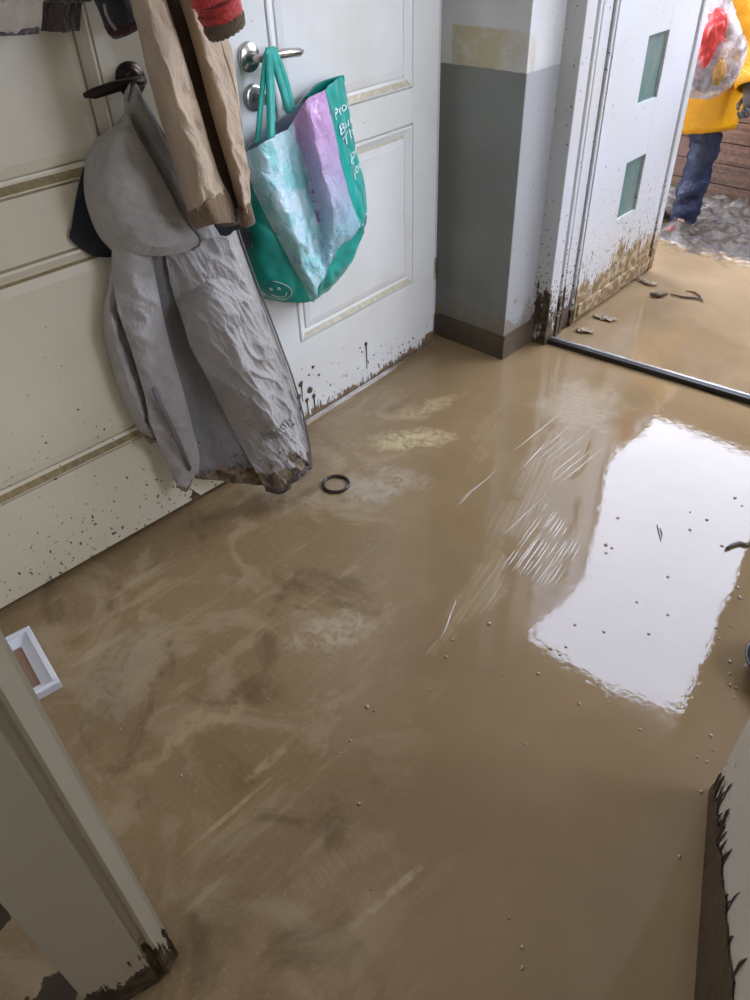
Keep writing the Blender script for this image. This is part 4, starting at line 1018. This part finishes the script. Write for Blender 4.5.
E_ = [(0, 1), (1, 2), (2, 3), (3, 4), (4, 5), (5, 6), (6, 7), (2, 8), (8, 9), (9, 10), (2, 11), (11, 12), (12, 13), (0, 14), (14, 15), (15, 16), (0, 17), (17, 18), (18, 19), (16, 20), (20, 21), (19, 22), (22, 23)]
J = [(tuple(a), b) for a, b in J]
def hand_joints(wr, hd, bend, ti, side):
    base = len(J); d = (hd - wr).normalized(); n = Vector((0, -1, 0)); n = (n - d * n.dot(d)).normalized(); s = d.cross(n)
    J.append((tuple(wr + d * .055), (.036, .022))); E_.append((ti, base))
    for k, L in enumerate((.070, .080, .076, .060)):
        o = s * (.030 - k * .020); p = wr + d * .085 + o
        a = len(J); J.append((tuple(p), .0095)); E_.append((base, a))
        J.append((tuple(p + d * L * .45 + n * L * .15 * bend), .009)); E_.append((a, a + 1))
        J.append((tuple(p + d * L * .55 + n * L * .55 * bend), .0085)); E_.append((a + 1, a + 2))
        J.append((tuple(p + d * L * .25 + n * L * .75 * bend), .0075)); E_.append((a + 2, a + 3))
    a = len(J); p = wr + d * .035 + s * .036 * side
    J.append((tuple(p), .011)); E_.append((base, a)); J.append((tuple(p + d * .03 + s * .016 * side + n * .012), .010)); E_.append((a, a + 1)); J.append((tuple(p + d * .05 + s * .004 * side + n * .03), .0085)); E_.append((a + 1, a + 2))
body = None
hand_joints(wrL, handL, 1.0, 10, 1); hand_joints(wrR, handR, 1.0, 13, -1)
body = skin('body', J, E_, 'skin', per)
body.data.materials.append(M['glove'])
for p in body.data.polygons:
    if (p.center - handL).length < .12: p.material_index = 1
# face details on the head
fx, fy, fz = X, Y - .185, 1.57
for s in (-1, 1):
    bm = bmesh.new(); lathe(bm, [(.001, -.006), (.010, -.003), (.012, .002), (.007, .007), (.001, .009)], (X2 + s * .030, Y - .166, 1.585 + HZ), (0, -1, 0), 12)
    build('eye', bm, plain('eye', srgb(40, 34, 30), .2), body, True)
bm = bmesh.new(); tube(bm, [(X2, Y - .17, 1.59 + HZ), (X2, Y - .188, 1.565 + HZ), (X2, Y - .192, 1.552 + HZ), (X2, Y - .175, 1.545 + HZ)], [.006, .010, .013, .008], 10); build('nose', bm, 'skin', body, True)
bm = bmesh.new(); tube(bm, [(X2 - .024, Y - .165, 1.518 + HZ), (X2, Y - .174, 1.516 + HZ), (X2 + .024, Y - .165, 1.518 + HZ)], [.003, .007, .003], 8, flat=.6); build('mouth', bm, plain('lips', srgb(160, 92, 84), .5), body, True)

def ringsheet(bm, levels, seg=48, wob=.012, seed=0.0):
    """levels: (cx, cy, rx, ry, z)"""
    rr = []
    for (cx, cy, rx, ry, z) in levels:
        rr.append([bm.verts.new((cx + rx * math.cos(a) * (1 + wob * 5 * noise.noise(Vector((math.cos(a) * 2.2, math.sin(a) * 2.2, z * 1.7 + seed)))), cy + ry * math.sin(a) * (1 + wob * 5 * noise.noise(Vector((math.cos(a) * 2.2 + 5, math.sin(a) * 2.2, z * 1.7 + seed)))), z + .010 * noise.noise(Vector((math.cos(a), math.sin(a), seed + 9))))) for a in [k * 2 * math.pi / seg for k in range(seg)]])
    for A, B in zip(rr, rr[1:]):
        for k in range(seg): bm.faces.new((A[k], A[(k + 1) % seg], B[(k + 1) % seg], B[k]))
    return rr
def interp(levels, k):
    V = [Vector(l) if len(l) == 3 else l for l in levels]; out = []
    n = len(levels) - 1
    for i in range(k + 1):
        f = i / k * n; a = min(int(f), n - 1); u = f - a
        out.append(tuple(levels[a][q] * (1 - u) + levels[a + 1][q] * u for q in range(5)))
    return out
hem = on_y(730, 120, PY - .05)
bm = bmesh.new(); Rr = hem.x - X
ringsheet(bm, interp([(X, Y, Rr, .22, .50), (X, Y, Rr * .95, .205, .65), (X - .01, Y, .26, .19, .80), (X - .04, Y - .01, .235, .175, .97), (X2, Y - .03, .20, .155, 1.12), (X2, Y - .04, .14, .12, 1.18), (X2, Y - .055, .085, .09, 1.225)], 40), wob=.016, seed=1)
for v in bm.verts:
    a = math.atan2(v.co.y - Y, v.co.x - X); q = 1 - abs(noise.noise(Vector((math.cos(a) * 3.2, math.sin(a) * 3.2, v.co.z * 1.6 + 3)))) * 2.4
    v.co += Vector((math.cos(a), math.sin(a), 0)) * .018 * (max(q, 0) ** 2 - .3)
coat = build('raincoat', bm, 'yellow', per, True, 'yellow raincoat'); md = coat.modifiers.new('thickness', 'SOLIDIFY'); md.thickness = .006
for sh, el, wr, sd in ((shL, elL, wrL, 1.0), (shR, elR, wrR, 2.0)):
    bm = bmesh.new(); P = [sh + Vector((0, 0, .01)), sh.lerp(el, .5), el, el.lerp(wr, .5), wr]; Q = [spline(P, i / 30) for i in range(31)]
    rgs = tube(bm, Q, [.085 - .020 * (i / 30) for i in range(31)], 24, caps=False)
    for r in rgs:
        for v in r: v.co += Vector((noise.noise(v.co * 14 + Vector((sd, 0, 0))), noise.noise(v.co * 14 + Vector((7, sd, 0))), 0)) * .016
    o = build('coat_sleeve', bm, 'yellow', coat, True); md = o.modifiers.new('thickness', 'SOLIDIFY'); md.thickness = .005
bm = bmesh.new(); K = 20; hr = []
for j in range(12):
    ph = -0.5 + j / 11 * 1.9; hr.append([])
    for k in range(K + 1):
        th = math.radians(-35 + 250 * k / K); c_ = Vector((X2, Y - .075, 1.36))
        hr[-1].append(bm.verts.new(c_ + Vector((.125 * math.cos(th) * math.cos(ph * .9), .135 * math.sin(th) * math.cos(ph * .9) + .02, .145 * math.sin(ph)))))
for j in range(11):
    for k in range(K): bm.faces.new((hr[j][k], hr[j][k + 1], hr[j + 1][k + 1], hr[j + 1][k]))
o = build('coat_hood', bm, 'yellow', coat, True); md = o.modifiers.new('thickness', 'SOLIDIFY'); md.thickness = .006
for hip, kn, ft, sd in ((Vector((X + .045, Y, .78)), kneeL, legL, 3.0), (Vector((X - .10, Y, .78)), kneeR, legR, 5.0)):
    bm = bmesh.new(); P = [hip, hip.lerp(kn, .5), kn, kn.lerp(Vector((ft.x, ft.y, .06)), .5), Vector((ft.x, ft.y, .035))]; Q = [spline(P, i / 40) for i in range(41)]
    rgs = tube(bm, Q, [.090 - .026 * min(1, i / 22) for i in range(41)], 26, caps=False)
    for r in rgs:
        for v in r: v.co += Vector((noise.noise(Vector((v.co.x * 10, v.co.y * 10, v.co.z * 17 + sd))), noise.noise(Vector((v.co.x * 10 + 4, v.co.y * 10, v.co.z * 17 + sd))), 0)) * .016
    for r in rgs:
        for v in r:
            q = 1 - abs(noise.noise(Vector((v.co.x * 6, v.co.y * 6 + v.co.z * 4, v.co.z * 26 + sd)))) * 2.2; c3 = sum((w_.co for w_ in r), Vector()) / len(r)
            v.co += (v.co - c3).normalized() * .012 * max(q, 0) ** 2
    o = build('trouser_leg', bm, 'navy', per, True, 'navy waterproof trouser leg'); md = o.modifiers.new('thickness', 'SOLIDIFY'); md.thickness = .004
    bm = bmesh.new(); tube(bm, [Vector((ft.x, ft.y + .07, .02)), Vector((ft.x, ft.y, .03)), Vector((ft.x + .01, ft.y - .06, .02)), Vector((ft.x + .015, ft.y - .16, .015))], [.034, .045, .042, .026], 16, flat=.75)
    build('shoe', bm, plain('red_shoe', srgb(150, 70, 56), .5, var=.5, scale=30), per, True, 'muddy red shoe')
skin_glove = None

# clear plastic bag with red things inside, held in the hand above
cb = empty('plastic_bag', tuple(on_y(712, 95, 3.40)), 'clear crumpled plastic bag with red packets held before the raincoat', 'bag')
pm = N('crumpled_clear_film')
pm.set(Base_Color=pm.mix(pm.ss(pm.noise(26, 5, .6, dist=1), .42, .62), srgb(172, 160, 160), srgb(238, 236, 238)), Roughness=.2); pm.p.inputs['Alpha'].default_value = 1.0
pm.bump(pm.noise(30, 4, .6), .6, .012)
film = N('clear_film'); film.set(Base_Color=film.mix(film.ss(film.noise(20, 4), .35, .65), srgb(150, 140, 138), srgb(226, 222, 224)), Roughness=.14); film.p.inputs['Transmission Weight'].default_value = .0
tr_ = film.t.nodes.new('ShaderNodeBsdfTransparent'); mx = film.t.nodes.new('ShaderNodeMixShader')
film.link(film.ss(film.noise(14, 4, .6, dist=.8), .4, .68, .42, .9), mx.inputs[0]); film.link(tr_.outputs[0], mx.inputs[1]); film.link(film.p.outputs[0], mx.inputs[2]); film.link(mx.outputs[0], film.out.inputs['Surface'])
film.bump(film.noise(24, 3, .5), .5, .01)
cc = on_y(708, 42, 3.40); sc = (cc - CAM).length / F_PX
def blob(name, mat, c, rx, ry, rz, parent, amp=.2, f=7.0, sub=4, seed=0.0, label=None):
    bm = bmesh.new(); bmesh.ops.create_icosphere(bm, subdivisions=sub, radius=1)
    for v in bm.verts:
        k = 1 + amp * (abs(noise.noise(v.co * f * .3 + Vector((seed, 0, 0)))) * 2 - .4) + amp * .5 * noise.noise(v.co * f * .7 + Vector((seed, 3, 0)))
        v.co = Vector(c) + Vector((v.co.x * rx, v.co.y * ry, v.co.z * rz)) * k
    return build(name, bm, mat, parent, True, label)
bm = bmesh.new()
lev = [(-.0, .012, -.30), (.0, .075, -.285), (.005, .115, -.22), (.01, .135, -.12), (.015, .125, 0.0), (.01, .10, .10), (.0, .06, .20), (.0, .03, .27), (.0, .022, .33)]
seg = 40; rr = []
for i in range(49):
    f = i / 48 * (len(lev) - 1); a = min(int(f), len(lev) - 2); u = f - a
    ox, r, z = [lev[a][q] * (1 - u) + lev[a + 1][q] * u for q in range(3)]; z *= .68
    rr.append([])
    for k in range(seg):
        t = k * 2 * math.pi / seg; q = Vector((math.cos(t) * 1.6, math.sin(t) * 1.6, z * 9))
        rr[-1].append(bm.verts.new(cc + Vector((ox + r * math.cos(t), r * .75 * math.sin(t), z)) * 1.0 + Vector((math.cos(t), math.sin(t), 0)) * .022 * (abs(noise.noise(q)) * 2 - .4)))
for A, B in zip(rr, rr[1:]):
    for k in range(seg): bm.faces.new((A[k], A[(k + 1) % seg], B[(k + 1) % seg], B[k]))
bm.faces.new(rr[0]); build('film', bm, film.m, cb, True, label='crumpled clear film')
redm = plain('red_packet', srgb(220, 62, 52), .4, var=.3, scale=50, bump=.5)
blob('red_packet', redm, on_y(712, 40, 3.345), .052, .05, .095, cb, .25, seed=1); blob('red_packet', redm, on_y(697, 60, 3.345), .035, .04, .07, cb, .25, seed=3)
blob('white_packet', plain('white_packet', srgb(236, 232, 232), .4, var=.15), on_y(708, 6, 3.40), .075, .06, .09, cb, .25, seed=5)
blob('brown_packet', plain('grey_packet', srgb(122, 104, 96), .5, var=.3), on_y(706, 78, 3.39), .085, .06, .05, cb, .2, seed=6)
blob('gold_packet', plain('gold_packet', srgb(186, 138, 66), .4, var=.3), on_y(719, 72, 3.33), .025, .02, .045, cb, .2, seed=7)
